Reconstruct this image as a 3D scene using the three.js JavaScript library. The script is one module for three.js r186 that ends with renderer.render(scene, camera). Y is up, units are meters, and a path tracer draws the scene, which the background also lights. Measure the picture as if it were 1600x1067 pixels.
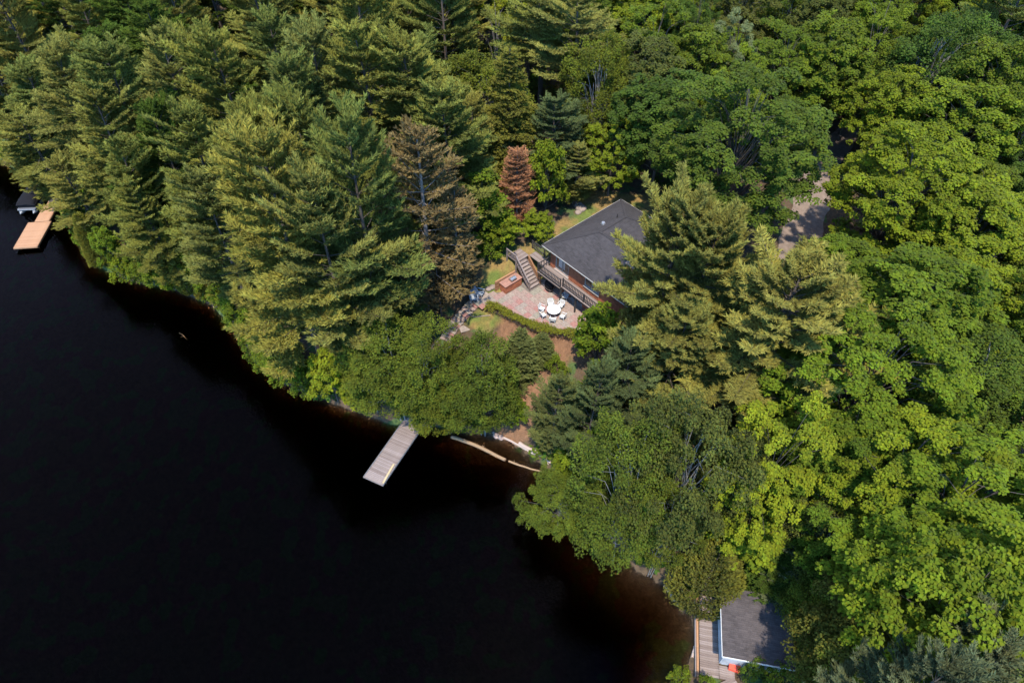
import * as THREE from 'three';
import { mergeGeometries } from 'three/addons/utils/BufferGeometryUtils.js';
import { RoundedBoxGeometry } from 'three/addons/geometries/RoundedBoxGeometry.js';
import { Sky } from 'three/addons/objects/Sky.js';

// ---------- camera, sky, sun, exposure ----------
const scene = new THREE.Scene();
const EYE = 50, PITCH = 48 * Math.PI / 180, FOC = 1067;          // drone 50 m above the lake, tipped 48 degrees down
const camera = new THREE.PerspectiveCamera(2 * Math.atan(533.5 / FOC) * 180 / Math.PI, 1024 / 682, 0.5, 3000);
camera.position.set(0, EYE, 0);
camera.lookAt(0, EYE - Math.sin(PITCH), -Math.cos(PITCH));
const renderer = new THREE.WebGLRenderer({ antialias: true });
renderer.toneMapping = THREE.LinearToneMapping;
renderer.toneMappingExposure = 1.9;
renderer.shadowMap.enabled = true;
const SUN = new THREE.Vector3(-0.05, 0.912, 0.405).normalize();
const sky = new Sky(); sky.name = 'sky'; sky.scale.setScalar(2500); sky.userData = { kind: 'structure', label: 'clear pale blue summer sky', category: 'sky' };
sky.material.uniforms.sunPosition.value.copy(SUN);
sky.material.uniforms.turbidity.value = 3.5; sky.material.uniforms.rayleigh.value = 1.6; sky.material.uniforms.mieCoefficient.value = 0.004;
scene.add(sky);
scene.environmentIntensity = 0.2;
const sun = new THREE.DirectionalLight(new THREE.Color(1, 0.92, 0.78), 4.4);
sun.position.copy(SUN).multiplyScalar(200).add(new THREE.Vector3(0, 0, -50)); sun.target.position.set(0, 0, -50);
sun.castShadow = true; sun.shadow.radius = 3; sun.shadow.mapSize.set(4096, 4096);
Object.assign(sun.shadow.camera, { left: -120, right: 120, top: 120, bottom: -120, near: 1, far: 500 });
scene.add(sun, sun.target);

// ---------- helpers ----------
const rng = (s) => () => { s = (s + 0x6D2B79F5) | 0; let t = Math.imul(s ^ (s >>> 15), 1 | s); t = (t + Math.imul(t ^ (t >>> 7), 61 | t)) ^ t; return ((t ^ (t >>> 14)) >>> 0) / 4294967296; };
const lerp = (a, b, t) => a + (b - a) * t, clamp = (x, a = 0, b = 1) => Math.min(b, Math.max(a, x));
const smooth = (a, b, x) => { const t = clamp((x - a) / (b - a)); return t * t * (3 - 2 * t); };
const hash = (x, y) => { let h = Math.imul(x | 0, 374761393) + Math.imul(y | 0, 668265263); h = Math.imul(h ^ (h >>> 13), 1274126177); return ((h ^ (h >>> 16)) >>> 0) / 4294967296; };
const vnoise = (x, y) => { const ix = Math.floor(x), iy = Math.floor(y), u = x - ix, v = y - iy, s = u * u * (3 - 2 * u), t = v * v * (3 - 2 * v); return lerp(lerp(hash(ix, iy), hash(ix + 1, iy), s), lerp(hash(ix, iy + 1), hash(ix + 1, iy + 1), s), t); };
const fbm = (x, y, n = 4) => { let s = 0, a = 0.5; for (let i = 0; i < n; i++, a *= 0.5, x = x * 2.03 + 17.1, y = y * 2.03 + 5.7) s += a * vnoise(x, y); return s / (1 - Math.pow(0.5, n)); };
const CS = Math.cos(PITCH), SN = Math.sin(PITCH);
const un = (px, py, h) => { const X = (px - 800) / FOC, Y = (533.5 - py) / FOC, t = (h - EYE) / (-SN + Y * CS); return [X * t, (-CS - Y * SN) * t]; };
const project = (x, y, z) => { const dy = y - EYE, d = -z * CS - dy * SN; return [800 + FOC * x / d, 533.5 - FOC * (dy * CS - z * SN) / d, d]; };
const NADIR = 533.5 + FOC * Math.tan(Math.PI / 2 - PITCH);
const taken = new Map();
const numbered = (n) => { const k = taken.get(n) ?? 0; taken.set(n, k + 1); return k ? n + '_' + String(k).padStart(3, '0') : n; };
const shade = (o) => { o.traverse((m) => { if (m.isMesh) { m.castShadow = true; m.receiveShadow = true; } }); return o; };
function top(o, name, label, category, group, kind) {
  o.name = numbered(name); o.userData = { label, category }; if (group) o.userData.group = group; if (kind) o.userData.kind = kind;
  scene.add(shade(o)); return o;
}
function mesh(name, geo, mat, parent) { const m = new THREE.Mesh(geo, mat); m.name = name; m.castShadow = m.receiveShadow = true; if (parent) parent.add(m); return m; }
const group = (name, parent) => { const g = new THREE.Group(); g.name = name; if (parent) parent.add(g); return g; };
const box = (w, h, d, x = 0, y = 0, z = 0, rb = 0) => { const g = rb ? new RoundedBoxGeometry(w, h, d, 1, rb) : new THREE.BoxGeometry(w, h, d); g.translate(x, y, z); return g; };
const merge = (list) => mergeGeometries(list.map((g) => { const n = g.index ? g.toNonIndexed() : g; for (const k of Object.keys(n.attributes)) if (!['position', 'normal', 'uv'].includes(k)) n.deleteAttribute(k); return n; }));
// a bar of square or round section from a to b
function bar(a, b, r0, r1 = r0, sides = 5) {
  const A = new THREE.Vector3(...a), B = new THREE.Vector3(...b), d = B.clone().sub(A), g = new THREE.CylinderGeometry(r1, r0, d.length(), sides, 1);
  g.applyQuaternion(new THREE.Quaternion().setFromUnitVectors(new THREE.Vector3(0, 1, 0), d.clone().normalize())); const m = A.add(B).multiplyScalar(0.5); g.translate(m.x, m.y, m.z); return g;
}
// a squared timber from a to b, w wide and t deep (upright section)
function beam(a, b, w, t) {
  const A = new THREE.Vector3(...a), B = new THREE.Vector3(...b), d = B.clone().sub(A), g = new THREE.BoxGeometry(d.length(), t, w);
  const x = d.clone().normalize(), z = new THREE.Vector3().crossVectors(x, new THREE.Vector3(0, 1, 0)).normalize(), y = new THREE.Vector3().crossVectors(z, x);
  g.applyMatrix4(new THREE.Matrix4().makeBasis(x, y, z)); const m = A.add(B).multiplyScalar(0.5); g.translate(m.x, m.y, m.z); return g;
}
function texture(n, fn, srgb, repeat) {
  const d = new Uint8Array(n * n * 4);
  for (let y = 0; y < n; y++) for (let x = 0; x < n; x++) { const c = fn(x / n, y / n, x, y), o = (y * n + x) * 4; d[o] = clamp(c[0]) * 255; d[o + 1] = clamp(c[1]) * 255; d[o + 2] = clamp(c[2]) * 255; d[o + 3] = 255; }
  const t = new THREE.DataTexture(d, n, n); t.magFilter = THREE.LinearFilter; t.minFilter = THREE.LinearMipmapLinearFilter; t.wrapS = t.wrapT = THREE.RepeatWrapping; if (srgb) t.colorSpace = THREE.SRGBColorSpace; if (repeat) t.repeat.set(repeat, repeat); t.needsUpdate = true; return t;
}
// noise that tiles over the unit square
const tnoise = (u, v, f, s = 0) => { const w = (x, y) => hash(((x % f) + f) % f + s * 131, ((y % f) + f) % f + s * 57), x = u * f, y = v * f, ix = Math.floor(x), iy = Math.floor(y), a = x - ix, b = y - iy, p = a * a * (3 - 2 * a), q = b * b * (3 - 2 * b); return lerp(lerp(w(ix, iy), w(ix + 1, iy), p), lerp(w(ix, iy + 1), w(ix + 1, iy + 1), p), q); };
const tfbm = (u, v, f, n, s = 0) => { let a = 0.5, t = 0, m = 0; for (let i = 0; i < n; i++, a *= 0.55, f *= 2) { t += a * tnoise(u, v, f, s + i); m += a; } return t / m; };
const std = (c, rough = 0.9, more = {}) => new THREE.MeshStandardMaterial({ color: new THREE.Color().setRGB(...c), roughness: rough, ...more });
const grain = texture(256, (u, v) => { const a = 0.72 + 0.5 * (tfbm(u, v, 6, 4, 3) - 0.5) + 0.35 * (tnoise(u, v, 128, 9) - 0.5); return [a, a, a]; });
const woodGrain = texture(256, (u, v) => { const a = 0.75 + 0.45 * (tnoise(u, v * 1, 4, 2) - 0.5) + 0.5 * (tnoise(u * 0.25, v, 64, 5) - 0.5) * 0.8 + 0.25 * (tnoise(u, v, 128, 6) - 0.5); return [a, a, a]; });

// ---------- terrain ----------
const SHORE = [[-400, 170], [-200, 205], [-60, 235], [40, 268], [95, 308], [118, 372], [140, 410], [200, 438], [270, 452], [330, 476], [362, 510], [398, 565], [440, 598], [520, 630], [575, 650], [615, 664], [680, 666], [760, 677], [800, 688], [868, 738], [900, 780], [930, 812], [960, 850], [1000, 890], [1045, 915], [1080, 958], [1092, 1000], [1085, 1040], [1070, 1090], [1050, 1200]].map(([x, y]) => un(x, y, 0));
SHORE.unshift([-420, -190]); SHORE.push([7, 6], [2, 60], [10, 420]);
const LAND = [...SHORE, [900, 420], [900, -900], [-420, -900]];
const inside = (poly, x, z) => { let c = false; for (let i = 0, j = poly.length - 1; i < poly.length; j = i++) { const [xi, zi] = poly[i], [xj, zj] = poly[j]; if (zi > z !== zj > z && x < ((xj - xi) * (z - zi)) / (zj - zi) + xi) c = !c; } return c; };
const segDist = (p, x, z, closed) => { let m = 1e9; for (let i = 0; i < p.length - (closed ? 0 : 1); i++) { const [ax, az] = p[i], [bx, bz] = p[(i + 1) % p.length], dx = bx - ax, dz = bz - az, t = clamp(((x - ax) * dx + (z - az) * dz) / (dx * dx + dz * dz)); m = Math.min(m, Math.hypot(x - ax - t * dx, z - az - t * dz)); } return m; };
const shoreDist = (x, z) => (inside(LAND, x, z) ? 1 : -1) * segDist(SHORE, x, z, false);
const polyDist = (p, x, z) => (inside(p, x, z) ? -1 : 1) * segDist(p, x, z, true);   // negative inside
// the house stands turned 49 degrees; local x runs along its lake front, local z points out towards the lake
const HX = 2.733, HZ = -48.017, TURN = 49 * Math.PI / 180, UC = Math.cos(TURN), US = Math.sin(TURN), PAT = 5.2;
const loc = (x, z) => [HX + x * UC - z * US, HZ + x * US + z * UC];
const PATIO = [[-1.15, 3.4], [-1.1, 0.2], [0.2, -0.7], [8.6, -0.7], [8.3, 1.1], [7.3, 2.0], [5.6, 3.3], [4.0, 4.1], [1.5, 4.95], [0.2, 5.2], [-0.7, 5.9], [-1.3, 6.6], [-2.6, 6.4], [-2.4, 5.1]].map((p) => loc(...p));
const YARD = [[-6, -1.5], [-2.6, -0.2], [-1.35, -0.2], [0.4, -1.2], [0.4, -18], [-6, -18]].map((p) => loc(...p));
const STEPS = [[-2.75, -46.1, 5.17], [-3.45, -45.5, 4.95], [-4.35, -44.65, 4.5], [-5.2, -43.75, 4.0], [-5.75, -43.0, 3.6], [-6.1, -42.3, 3.2]];
const BOATPAD = [[12.6, -19.5], [12.2, -13], [19.4, -12], [19.4, -20.2]];
function height(x, z) {
  const d = shoreDist(x, z), n = fbm(x * 0.11 + 40, z * 0.11 + 9, 3) - 0.5;
  if (d < 0) { const e = -d; return -0.05 - lerp(0.85, 0.22, smooth(-10, -3, x)) * Math.min(e, lerp(1.5, 3.5, smooth(-9, -3, x))) - 0.34 * Math.max(0, Math.min(e, 22) - lerp(1.5, 3.5, smooth(-9, -3, x))) + (0.3 * n + 0.25 * (fbm(x * 0.6, z * 0.6, 3) - 0.5)) * smooth(0, 2, e); }
  let h = 0.05 + 0.24 * smooth(0, 0.5, d) + 0.44 * Math.min(d, 11) + 0.24 * clamp(d - 11, 0, 9) + 0.035 * Math.max(0, d - 20) + n * smooth(0, 6, d) * 1.5 + (fbm(x * 0.9, z * 0.9, 2) - 0.5) * 0.16 * smooth(0, 1, d);
  const pad = (p, y, soft) => { const k = polyDist(p, x, z); if (k < soft) h = lerp(y, h, smooth(0, soft, k)); };
  if (Math.hypot(x - 4, z + 48) < 34) { pad(YARD, 7.36, 4); pad(PATIO, PAT - 0.085, 1.5); }
  if (Math.hypot(x + 4, z + 44.5) < 8) { let best = 9, y = 0; for (let k = 0; k < STEPS.length - 1; k++) { const [ax, az, ah] = STEPS[k], [bx, bz, bh] = STEPS[k + 1], dx = bx - ax, dz = bz - az, t = clamp(((x - ax) * dx + (z - az) * dz) / (dx * dx + dz * dz)), q = Math.hypot(x - ax - t * dx, z - az - t * dz); if (q < best) { best = q; y = lerp(ah, bh, t) - 0.13; } } h = lerp(y, h, smooth(0.9, 2.2, best)); }
  if (x > 5 && z > -28) pad(BOATPAD, 0.32, 3.5);
  return h;
}
const axis = (lo, hi, step, far) => { const a = []; for (let v = lo; v <= hi + 1e-6; v += step) a.push(v); let s = step; for (let v = hi; v < hi + far;) { s *= 1.5; v += s; a.push(v); } s = step; for (let v = lo; v > lo - far;) { s *= 1.5; v -= s; a.unshift(v); } return a; };
const GX = axis(-75, 75, 0.75, 700), GZ = axis(-112, 6, 0.75, 700), NX = GX.length, NZ = GZ.length;
const GH = new Float32Array(NX * NZ);
for (let j = 0; j < NZ; j++) for (let i = 0; i < NX; i++) GH[j * NX + i] = height(GX[i], GZ[j]);
const cell = (a, v) => { let lo = 0, hi = a.length - 2; while (lo < hi) { const m = (lo + hi + 1) >> 1; if (a[m] <= v) lo = m; else hi = m - 1; } return lo; };
function ground(x, z) {
  const i = cell(GX, x), j = cell(GZ, z), u = (x - GX[i]) / (GX[i + 1] - GX[i]), v = (z - GZ[j]) / (GZ[j + 1] - GZ[j]), a = GH[j * NX + i], b = GH[j * NX + i + 1], c = GH[(j + 1) * NX + i], d = GH[(j + 1) * NX + i + 1];
  return u + v < 1 ? a + (b - a) * u + (c - a) * v : d + (c - d) * (1 - u) + (b - d) * (1 - v);
}
const LAWN = [[800, 400], [845, 362], [897, 335], [908, 303], [940, 298], [985, 304], [1015, 306], [1040, 335], [900, 420], [830, 412]].map(([x, y]) => un(x, y, 7.4));
const BANK = [[742, 446], [752, 418], [790, 392], [812, 396], [800, 425], [783, 446], [760, 452]].map(([x, y]) => un(x, y, 6.4));
const BED = [[728, 492], [745, 480], [770, 482], [780, 500], [755, 512], [735, 505]].map(([x, y]) => un(x, y, 4.8));
const SLOPE = [[788, 494], [915, 530], [905, 560], [870, 600], [845, 650], [800, 660], [782, 640], [800, 590], [775, 540]].map(([x, y]) => un(x, y, 3.6));
{
  const N = 2048, X0 = -75, X1 = 75, Z0 = -112, Z1 = 6, d = new Uint8Array(N * N * 4), put = (v) => Math.round(255 * (v <= 0.0031308 ? 12.92 * v : 1.055 * Math.pow(v, 1 / 2.4) - 0.055));
  const coarse = 256, sd = new Float32Array((coarse + 1) * (coarse + 1) * 4);
  for (let j = 0; j <= coarse; j++) for (let i = 0; i <= coarse; i++) {
    const x = lerp(X0, X1, i / coarse), z = lerp(Z0, Z1, j / coarse), o = (j * (coarse + 1) + i) * 4, near = Math.hypot(x - 2, z + 47) < 32;
    sd[o + 1] = near ? polyDist(LAWN, x, z) : 20; sd[o + 2] = near ? Math.min(polyDist(BANK, x, z), polyDist(BED, x, z)) : 20; sd[o + 3] = near ? polyDist(SLOPE, x, z) : 20;
  }
  for (let j = 0; j < N; j++) for (let i = 0; i < N; i++) {
    const x = lerp(X0, X1, (i + 0.5) / N), z = lerp(Z0, Z1, (j + 0.5) / N), u = (i + 0.5) / N * coarse, v = (j + 0.5) / N * coarse, a = Math.floor(u), b = Math.floor(v), f = u - a, g = v - b, at = (k) => { const o = (b * (coarse + 1) + a) * 4 + k, r = (coarse + 1) * 4; return lerp(lerp(sd[o], sd[o + 4], f), lerp(sd[o + r], sd[o + r + 4], f), g); };
    const fine = fbm(x * 4.1, z * 4.1, 3), mid = fbm(x * 0.8 + 7, z * 0.8, 3), edge = (mid - 0.5) * 2.2, speck = hash(i, j);
    const m = 0.55 + 0.55 * fine + 0.35 * (speck - 0.5);
    let c = [0.075 * m, 0.047 * m, 0.024 * m];                                     // leaf and needle litter
    const mixc = (to, t) => { c = c.map((q, k) => lerp(q, to[k], t)); };
    if (mid > 0.56) mixc([0.055 * m, 0.085 * m, 0.02 * m], smooth(0.56, 0.66, mid));   // mossy and low green patches
    mixc([0.17 * m, 0.085 * m, 0.042 * m], smooth(0.5, -0.5, at(3) + edge));         // rust coloured needle duff on the open slope
    const grass = smooth(0.4, -0.4, Math.min(at(1), at(2)) + edge * 0.7), gr = smooth(0.42, 0.66, fbm(x * 0.55 + 3, z * 0.55 + 8, 3));
    mixc([lerp(0.205, 0.1, gr) * m, lerp(0.13, 0.125, gr) * m, lerp(0.038, 0.02, gr) * m], grass);
    const o = (j * N + i) * 4; d[o] = put(c[0]); d[o + 1] = put(c[1]); d[o + 2] = put(c[2]); d[o + 3] = 255;
  }
  const t = new THREE.DataTexture(d, N, N); t.colorSpace = THREE.SRGBColorSpace; t.magFilter = THREE.LinearFilter; t.wrapS = t.wrapT = THREE.MirroredRepeatWrapping; t.needsUpdate = true;
  const g = new THREE.BufferGeometry(), p = new Float32Array(NX * NZ * 3), uv = new Float32Array(NX * NZ * 2), idx = [];
  for (let j = 0; j < NZ; j++) for (let i = 0; i < NX; i++) { const k = j * NX + i; p.set([GX[i], GH[k], GZ[j]], k * 3); uv.set([(GX[i] - X0) / (X1 - X0), (GZ[j] - Z0) / (Z1 - Z0)], k * 2); if (i < NX - 1 && j < NZ - 1) idx.push(k, k + NX, k + 1, k + 1, k + NX, k + NX + 1); }
  g.setAttribute('position', new THREE.BufferAttribute(p, 3)); g.setAttribute('uv', new THREE.BufferAttribute(uv, 2)); g.setIndex(idx); g.computeVertexNormals();
  const bump = texture(256, (u, v) => { const a = tfbm(u, v, 12, 4, 21); return [a, a, a]; }); bump.repeat.set(60, 47);
  top(mesh('terrain', g, new THREE.MeshStandardMaterial({ map: t, roughness: 1, bumpMap: bump, bumpScale: 0.06 })), 'terrain', 'wooded hillside of leaf litter, needle duff and dry lawn above the lake', 'ground', null, 'structure');
}
// ---------- the lake ----------
{
  const rip = texture(512, (u, v) => { const a = 0.5 * tnoise(u, v * 1.0, 24, 1) + 0.3 * tnoise(u, v, 56, 2) + 0.2 * tnoise(u, v, 120, 3); return [a, a, a]; });
  rip.repeat.set(1, 1);
  const g = new THREE.PlaneGeometry(1500, 1500); g.rotateX(-Math.PI / 2); const p = g.attributes.position, uv = g.attributes.uv;
  for (let i = 0; i < p.count; i++) uv.setXY(i, p.getX(i) / 9, p.getZ(i) / 7);
  const w = new THREE.MeshPhysicalMaterial({ color: 0xffffff, roughness: 0.04, transmission: 1, thickness: 4, ior: 1.1, attenuationColor: new THREE.Color().setRGB(0.35, 0.255, 0.175), attenuationDistance: 0.5, bumpMap: rip, bumpScale: 0.014 });
  top(mesh('lake_water', g, w), 'lake_water', 'dark tea brown lake water with fine ripples', 'water', null, 'structure');
}

// ---------- foliage ----------
class Leaves {
  constructor() { this.p = []; this.n = []; this.c = []; this.i = []; }
  quad(px, py, pz, nx, ny, nz, dx, dy, dz, len, wid, c) {   // a diamond leaf starting at p, along d, facing n
    const sx = ny * dz - nz * dy, sy = nz * dx - nx * dz, sz = nx * dy - ny * dx, h = len * 0.45, w = wid / 2, k = this.p.length / 3;
    this.p.push(px, py, pz, px + dx * h + sx * w, py + dy * h + sy * w, pz + dz * h + sz * w, px + dx * len, py + dy * len, pz + dz * len, px + dx * h - sx * w, py + dy * h - sy * w, pz + dz * h - sz * w);
    for (let q = 0; q < 4; q++) { this.n.push(nx, ny, nz); this.c.push(c[0], c[1], c[2]); }
    this.i.push(k, k + 2, k + 1, k, k + 3, k + 2);
  }
  blade(px, py, pz, dx, dy, dz, sx, sy, sz, len, wid, c) {
    const k = this.p.length / 3, w = wid / 2;
    let nx = dy * sz - dz * sy, ny = dz * sx - dx * sz, nz = dx * sy - dy * sx; const m = 1 / (Math.hypot(nx, ny, nz) || 1); nx *= m; ny *= m; nz *= m;
    this.p.push(px + sx * w, py + sy * w, pz + sz * w, px + dx * len, py + dy * len, pz + dz * len, px - sx * w, py - sy * w, pz - sz * w);
    for (let q = 0; q < 3; q++) { this.n.push(nx, ny, nz); this.c.push(c[0], c[1], c[2]); }
    this.i.push(k, k + 2, k + 1);
  }
  geometry() {
    const g = new THREE.BufferGeometry();
    g.setAttribute('position', new THREE.BufferAttribute(new Float32Array(this.p), 3)); g.setAttribute('normal', new THREE.BufferAttribute(new Float32Array(this.n), 3)); g.setAttribute('color', new THREE.BufferAttribute(new Float32Array(this.c), 3));
    g.setIndex(new THREE.BufferAttribute(new Uint32Array(this.i), 1)); return g;
  }
}
const unit = (x, y, z) => { const m = 1 / (Math.hypot(x, y, z) || 1); return [x * m, y * m, z * m]; };
const perp = (n, r) => { const a = unit(r() - 0.5, r() - 0.5, r() - 0.5), d = a[0] * n[0] + a[1] * n[1] + a[2] * n[2]; return unit(a[0] - d * n[0], a[1] - d * n[1], a[2] - d * n[2]); };
function limb(points, r0, r1, sides = 4) {   // a tapered tube through points
  const pos = [], idx = [];
  points.forEach((p, k) => {
    const a = points[Math.max(0, k - 1)], b = points[Math.min(points.length - 1, k + 1)], d = unit(b[0] - a[0], b[1] - a[1], b[2] - a[2]), s = Math.abs(d[1]) > 0.9 ? unit(0, d[2], -d[1]) : unit(-d[2], 0, d[0]), t = [d[1] * s[2] - d[2] * s[1], d[2] * s[0] - d[0] * s[2], d[0] * s[1] - d[1] * s[0]], r = lerp(r0, r1, k / (points.length - 1));
    for (let q = 0; q < sides; q++) { const w = (q / sides) * Math.PI * 2, c = Math.cos(w) * r, e = Math.sin(w) * r; pos.push(p[0] + s[0] * c + t[0] * e, p[1] + s[1] * c + t[1] * e, p[2] + s[2] * c + t[2] * e); }
    if (k) for (let q = 0; q < sides; q++) { const A = (k - 1) * sides + q, B = (k - 1) * sides + (q + 1) % sides; idx.push(A, B, A + sides, B, B + sides, A + sides); }
  });
  const g = new THREE.BufferGeometry(); g.setAttribute('position', new THREE.BufferAttribute(new Float32Array(pos), 3)); g.setIndex(idx); g.computeVertexNormals(); return g;
}
const joinWood = (list) => mergeGeometries(list);
function makePine(seed, o = {}) {
  const { h = 20, r = 5, start = 0.2, whorl = 0.85, per = 5, gap = 0.16, low = -0.12, high = 1.05, lat = 1.5, tuft = 8, needle = 0.34, nw = 0.1, power = 0.6, peak = 0.4, wild = 1, droop = 0, bare = 0, step = 0.15, latStep = 0.3, trunk = 0.28, inner = 0.36 } = o;
  const R = rng(seed), L = new Leaves(), wood = [], sway = R() * 6.28;
  const axisAt = (y) => [Math.sin(sway + y * 0.18) * 0.012 * h * (y / h), y, Math.cos(sway + y * 0.15) * 0.012 * h * (y / h)];
  wood.push(limb(Array.from({ length: 9 }, (_, k) => { const y = -0.6 + (h + 0.4) * k / 8; return axisAt(y); }), trunk, 0.03, 7));
  const lobes = Array.from({ length: 14 * wild }, () => [R() * 6.28, R() * h, 0.55 + R() * 0.85]);
  const tuftAt = (x, y, z, d, size, tone) => {
    for (let k = 0; k < tuft; k++) {
      if (bare && R() < bare) continue;
      const v = unit(d[0] * 0.9 + (R() - 0.5) * 1.5, d[1] * 0.7 + (R() - 0.5) * 0.9 + 0.3, d[2] * 0.9 + (R() - 0.5) * 1.5), w = perp(v, R), s = unit(-v[2] * 1.1 + w[0] * 0.75, w[1] * 0.75, v[0] * 1.1 + w[2] * 0.75), g = tone * (0.72 + 0.56 * R()), hue = R() * 0.18;
      L.blade(x, y, z, v[0], v[1], v[2], s[0], s[1], s[2], needle * size * (0.75 + 0.5 * R()), nw * size, [g * (0.93 + hue), g, g * (1.05 - hue)]);
    }
  };
  for (let y = start * h; y < h * 0.97; y += whorl * (0.75 + 0.5 * R())) {
    const t = y / h, prof = t < peak ? lerp(0.62, 1, (t - start) / Math.max(0.01, peak - start)) : Math.pow((1 - t) / (1 - peak), power), n = Math.max(3, Math.round(per * (0.8 + 0.4 * R()) * (t > 0.85 ? 0.8 : 1))), phase = R() * 6.28;
    for (let k = 0; k < n; k++) {
      if (R() < gap) continue;
      const az = phase + (k / n) * 6.28 + (R() - 0.5) * 0.7; let len = r * prof * (0.55 + 0.55 * R()) + 0.25;
      for (const [la, ly, lm] of lobes) if (Math.abs(ly - y) < h * 0.09 && Math.cos(az - la) > 0.6) len *= lm;
      const el = lerp(low, high, Math.pow(t, 1.7)) + (R() - 0.5) * 0.22, ca = Math.cos(az), sa = Math.sin(az), o0 = axisAt(y), tone = 0.78 + 0.44 * R();
      const at = (s) => { const q = s * len, up = Math.sin(el) * q + (0.2 - droop) * len * s * s * (1 - t * 0.5); return [o0[0] + ca * Math.cos(el) * q, o0[1] + up, o0[2] + sa * Math.cos(el) * q]; };
      wood.push(limb([0, 0.35, 0.7, 1].map(at), 0.009 * len + 0.008, 0.006, 3));
      const from = len > 1.6 ? inner : 0.12;
      for (let q = from * len; q <= len; q += latStep * (0.75 + 0.5 * R())) {
        const s = q / len, a = at(s), b = at(Math.min(1.02, s + 0.05)), d = unit(b[0] - a[0], b[1] - a[1], b[2] - a[2]);
        tuftAt(a[0], a[1], a[2], d, 1, tone);
        for (const side of [-1, 1]) {
          if (R() < 0.08) continue;
          const ll = Math.min(lat * (0.45 + 0.7 * R()) * (0.3 + 1.9 * (1 - s) * Math.min(1, s * 1.6)), len * 0.6) + 0.12, sx = -d[2] * side, sz = d[0] * side, v = unit(d[0] * 0.75 + sx * 0.85, d[1] * 0.6 + 0.12 - droop * 0.8 + (R() - 0.5) * 0.25, d[2] * 0.75 + sz * 0.85);
          for (let e = step * 0.6; e <= ll; e += step * (0.8 + 0.4 * R())) tuftAt(a[0] + v[0] * e, a[1] + v[1] * e + 0.06 * e * e, a[2] + v[2] * e, v, 1, tone * (0.9 + 0.2 * R()));
        }
      }
    }
  }
  const tip = axisAt(h * 0.97); for (let k = 0; k < 6; k++) tuftAt(tip[0], tip[1] + k * 0.1, tip[2], [0, 1, 0], 1, 1);
  return { wood: joinWood(wood), leaves: L.geometry(), h, r };
}
function makeBroad(seed, o = {}) {
  const { h = 13, r = 4.5, cy = 0.6, ry = 0.4, clumps = 60, sub = 9, leaves = 66, leaf = 0.19, cr = 1.15, sr = 0.42, flat = 0.42, rand = 0.55, stems = 1, trunk = 0.2, low = -0.6, hang = 0, bumpy = 0.35 } = o;
  const R = rng(seed), L = new Leaves(), wood = [], C = h * cy, RY = h * ry, ph = R() * 6.28, lob = Array.from({ length: 7 }, () => [unit(R() - 0.5, R() * 0.9 - 0.2, R() - 0.5), (R() - 0.35) * bumpy]);
  const bases = Array.from({ length: stems }, (_, k) => { const a = ph + k * 6.28 / stems, q = stems > 1 ? 0.25 : 0; return [Math.cos(a) * q, Math.sin(a) * q]; });
  bases.forEach(([bx, bz]) => { const lx = bx * r * 1.3, lz = bz * r * 1.3; wood.push(limb([[bx, -0.5, bz], [bx + lx * 0.15, h * 0.2, bz + lz * 0.15], [lx * 0.6 + (R() - 0.5) * 0.5, h * 0.48, lz * 0.6 + (R() - 0.5) * 0.5], [lx * 0.9, h * 0.72, lz * 0.9]], trunk / Math.sqrt(stems), 0.03, 7)); });
  for (let k = 0; k < clumps; k++) {
    const yy = 1 - (k + 0.5) / clumps * (1 - low), a = k * 2.39996 + ph + (R() - 0.5) * 0.5, q = Math.sqrt(Math.max(0, 1 - yy * yy)), d = unit(Math.cos(a) * q, yy, Math.sin(a) * q);
    let m = (k % 4 === 3 ? 0.45 + 0.25 * R() : 0.76 + 0.24 * R()); for (const [v, amp] of lob) { const dot = d[0] * v[0] + d[1] * v[1] + d[2] * v[2]; if (dot > 0.5) m *= 1 + amp * (dot - 0.5) * 2; }
    const cx = d[0] * r * m, cyy = C + d[1] * RY * m, cz = d[2] * r * m, size = cr * (0.7 + 0.6 * R()), tone = 0.78 + 0.4 * R();
    const b = bases[k % bases.length]; wood.push(limb([[b[0] * r * 0.5, Math.max(h * 0.22, cyy - RY * 0.75 - Math.hypot(cx, cz) * 0.35), b[1] * r * 0.5], [cx * 0.5, cyy - size * 0.7, cz * 0.5], [cx, cyy - 0.1, cz]], 0.0035 * h + 0.008, 0.008, 3));
    for (let s = 0; s < sub; s++) {
      const w = R() * 6.28, e = Math.sqrt(R()) * size, sx = cx + Math.cos(w) * e, sz = cz + Math.sin(w) * e, sy = cyy + (1 - (e / size) * (e / size)) * size * flat + (R() - 0.5) * 0.3 - hang * R() * 1.6, st = tone * (0.85 + 0.3 * R());
      for (let l = 0; l < leaves; l++) {
        const v = unit(R() * 2 - 1, R() * 1.5 - 0.5, R() * 2 - 1), q2 = sr * (0.6 + 0.45 * R()), n = unit(v[0] * 0.5 + (R() - 0.5) * rand * 2, v[1] * 0.5 + 0.85 + (R() - 0.5) * rand * 2 * (0.4 + hang), v[2] * 0.5 + (R() - 0.5) * rand * 2), dd = perp(n, R), g = st * (0.75 + 0.5 * R()), hue = R() * 0.24;
        const z = leaf * (0.7 + 0.6 * R()); L.quad(sx + v[0] * q2, sy + v[1] * q2 * (0.75 + hang), sz + v[2] * q2, n[0], n[1], n[2], dd[0], dd[1], dd[2], z, z * 0.95, [g * (0.88 + hue), g, g * (1.1 - hue)]);
      }
    }
  }
  return { wood: joinWood(wood), leaves: L.geometry(), h, r };
}
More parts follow.
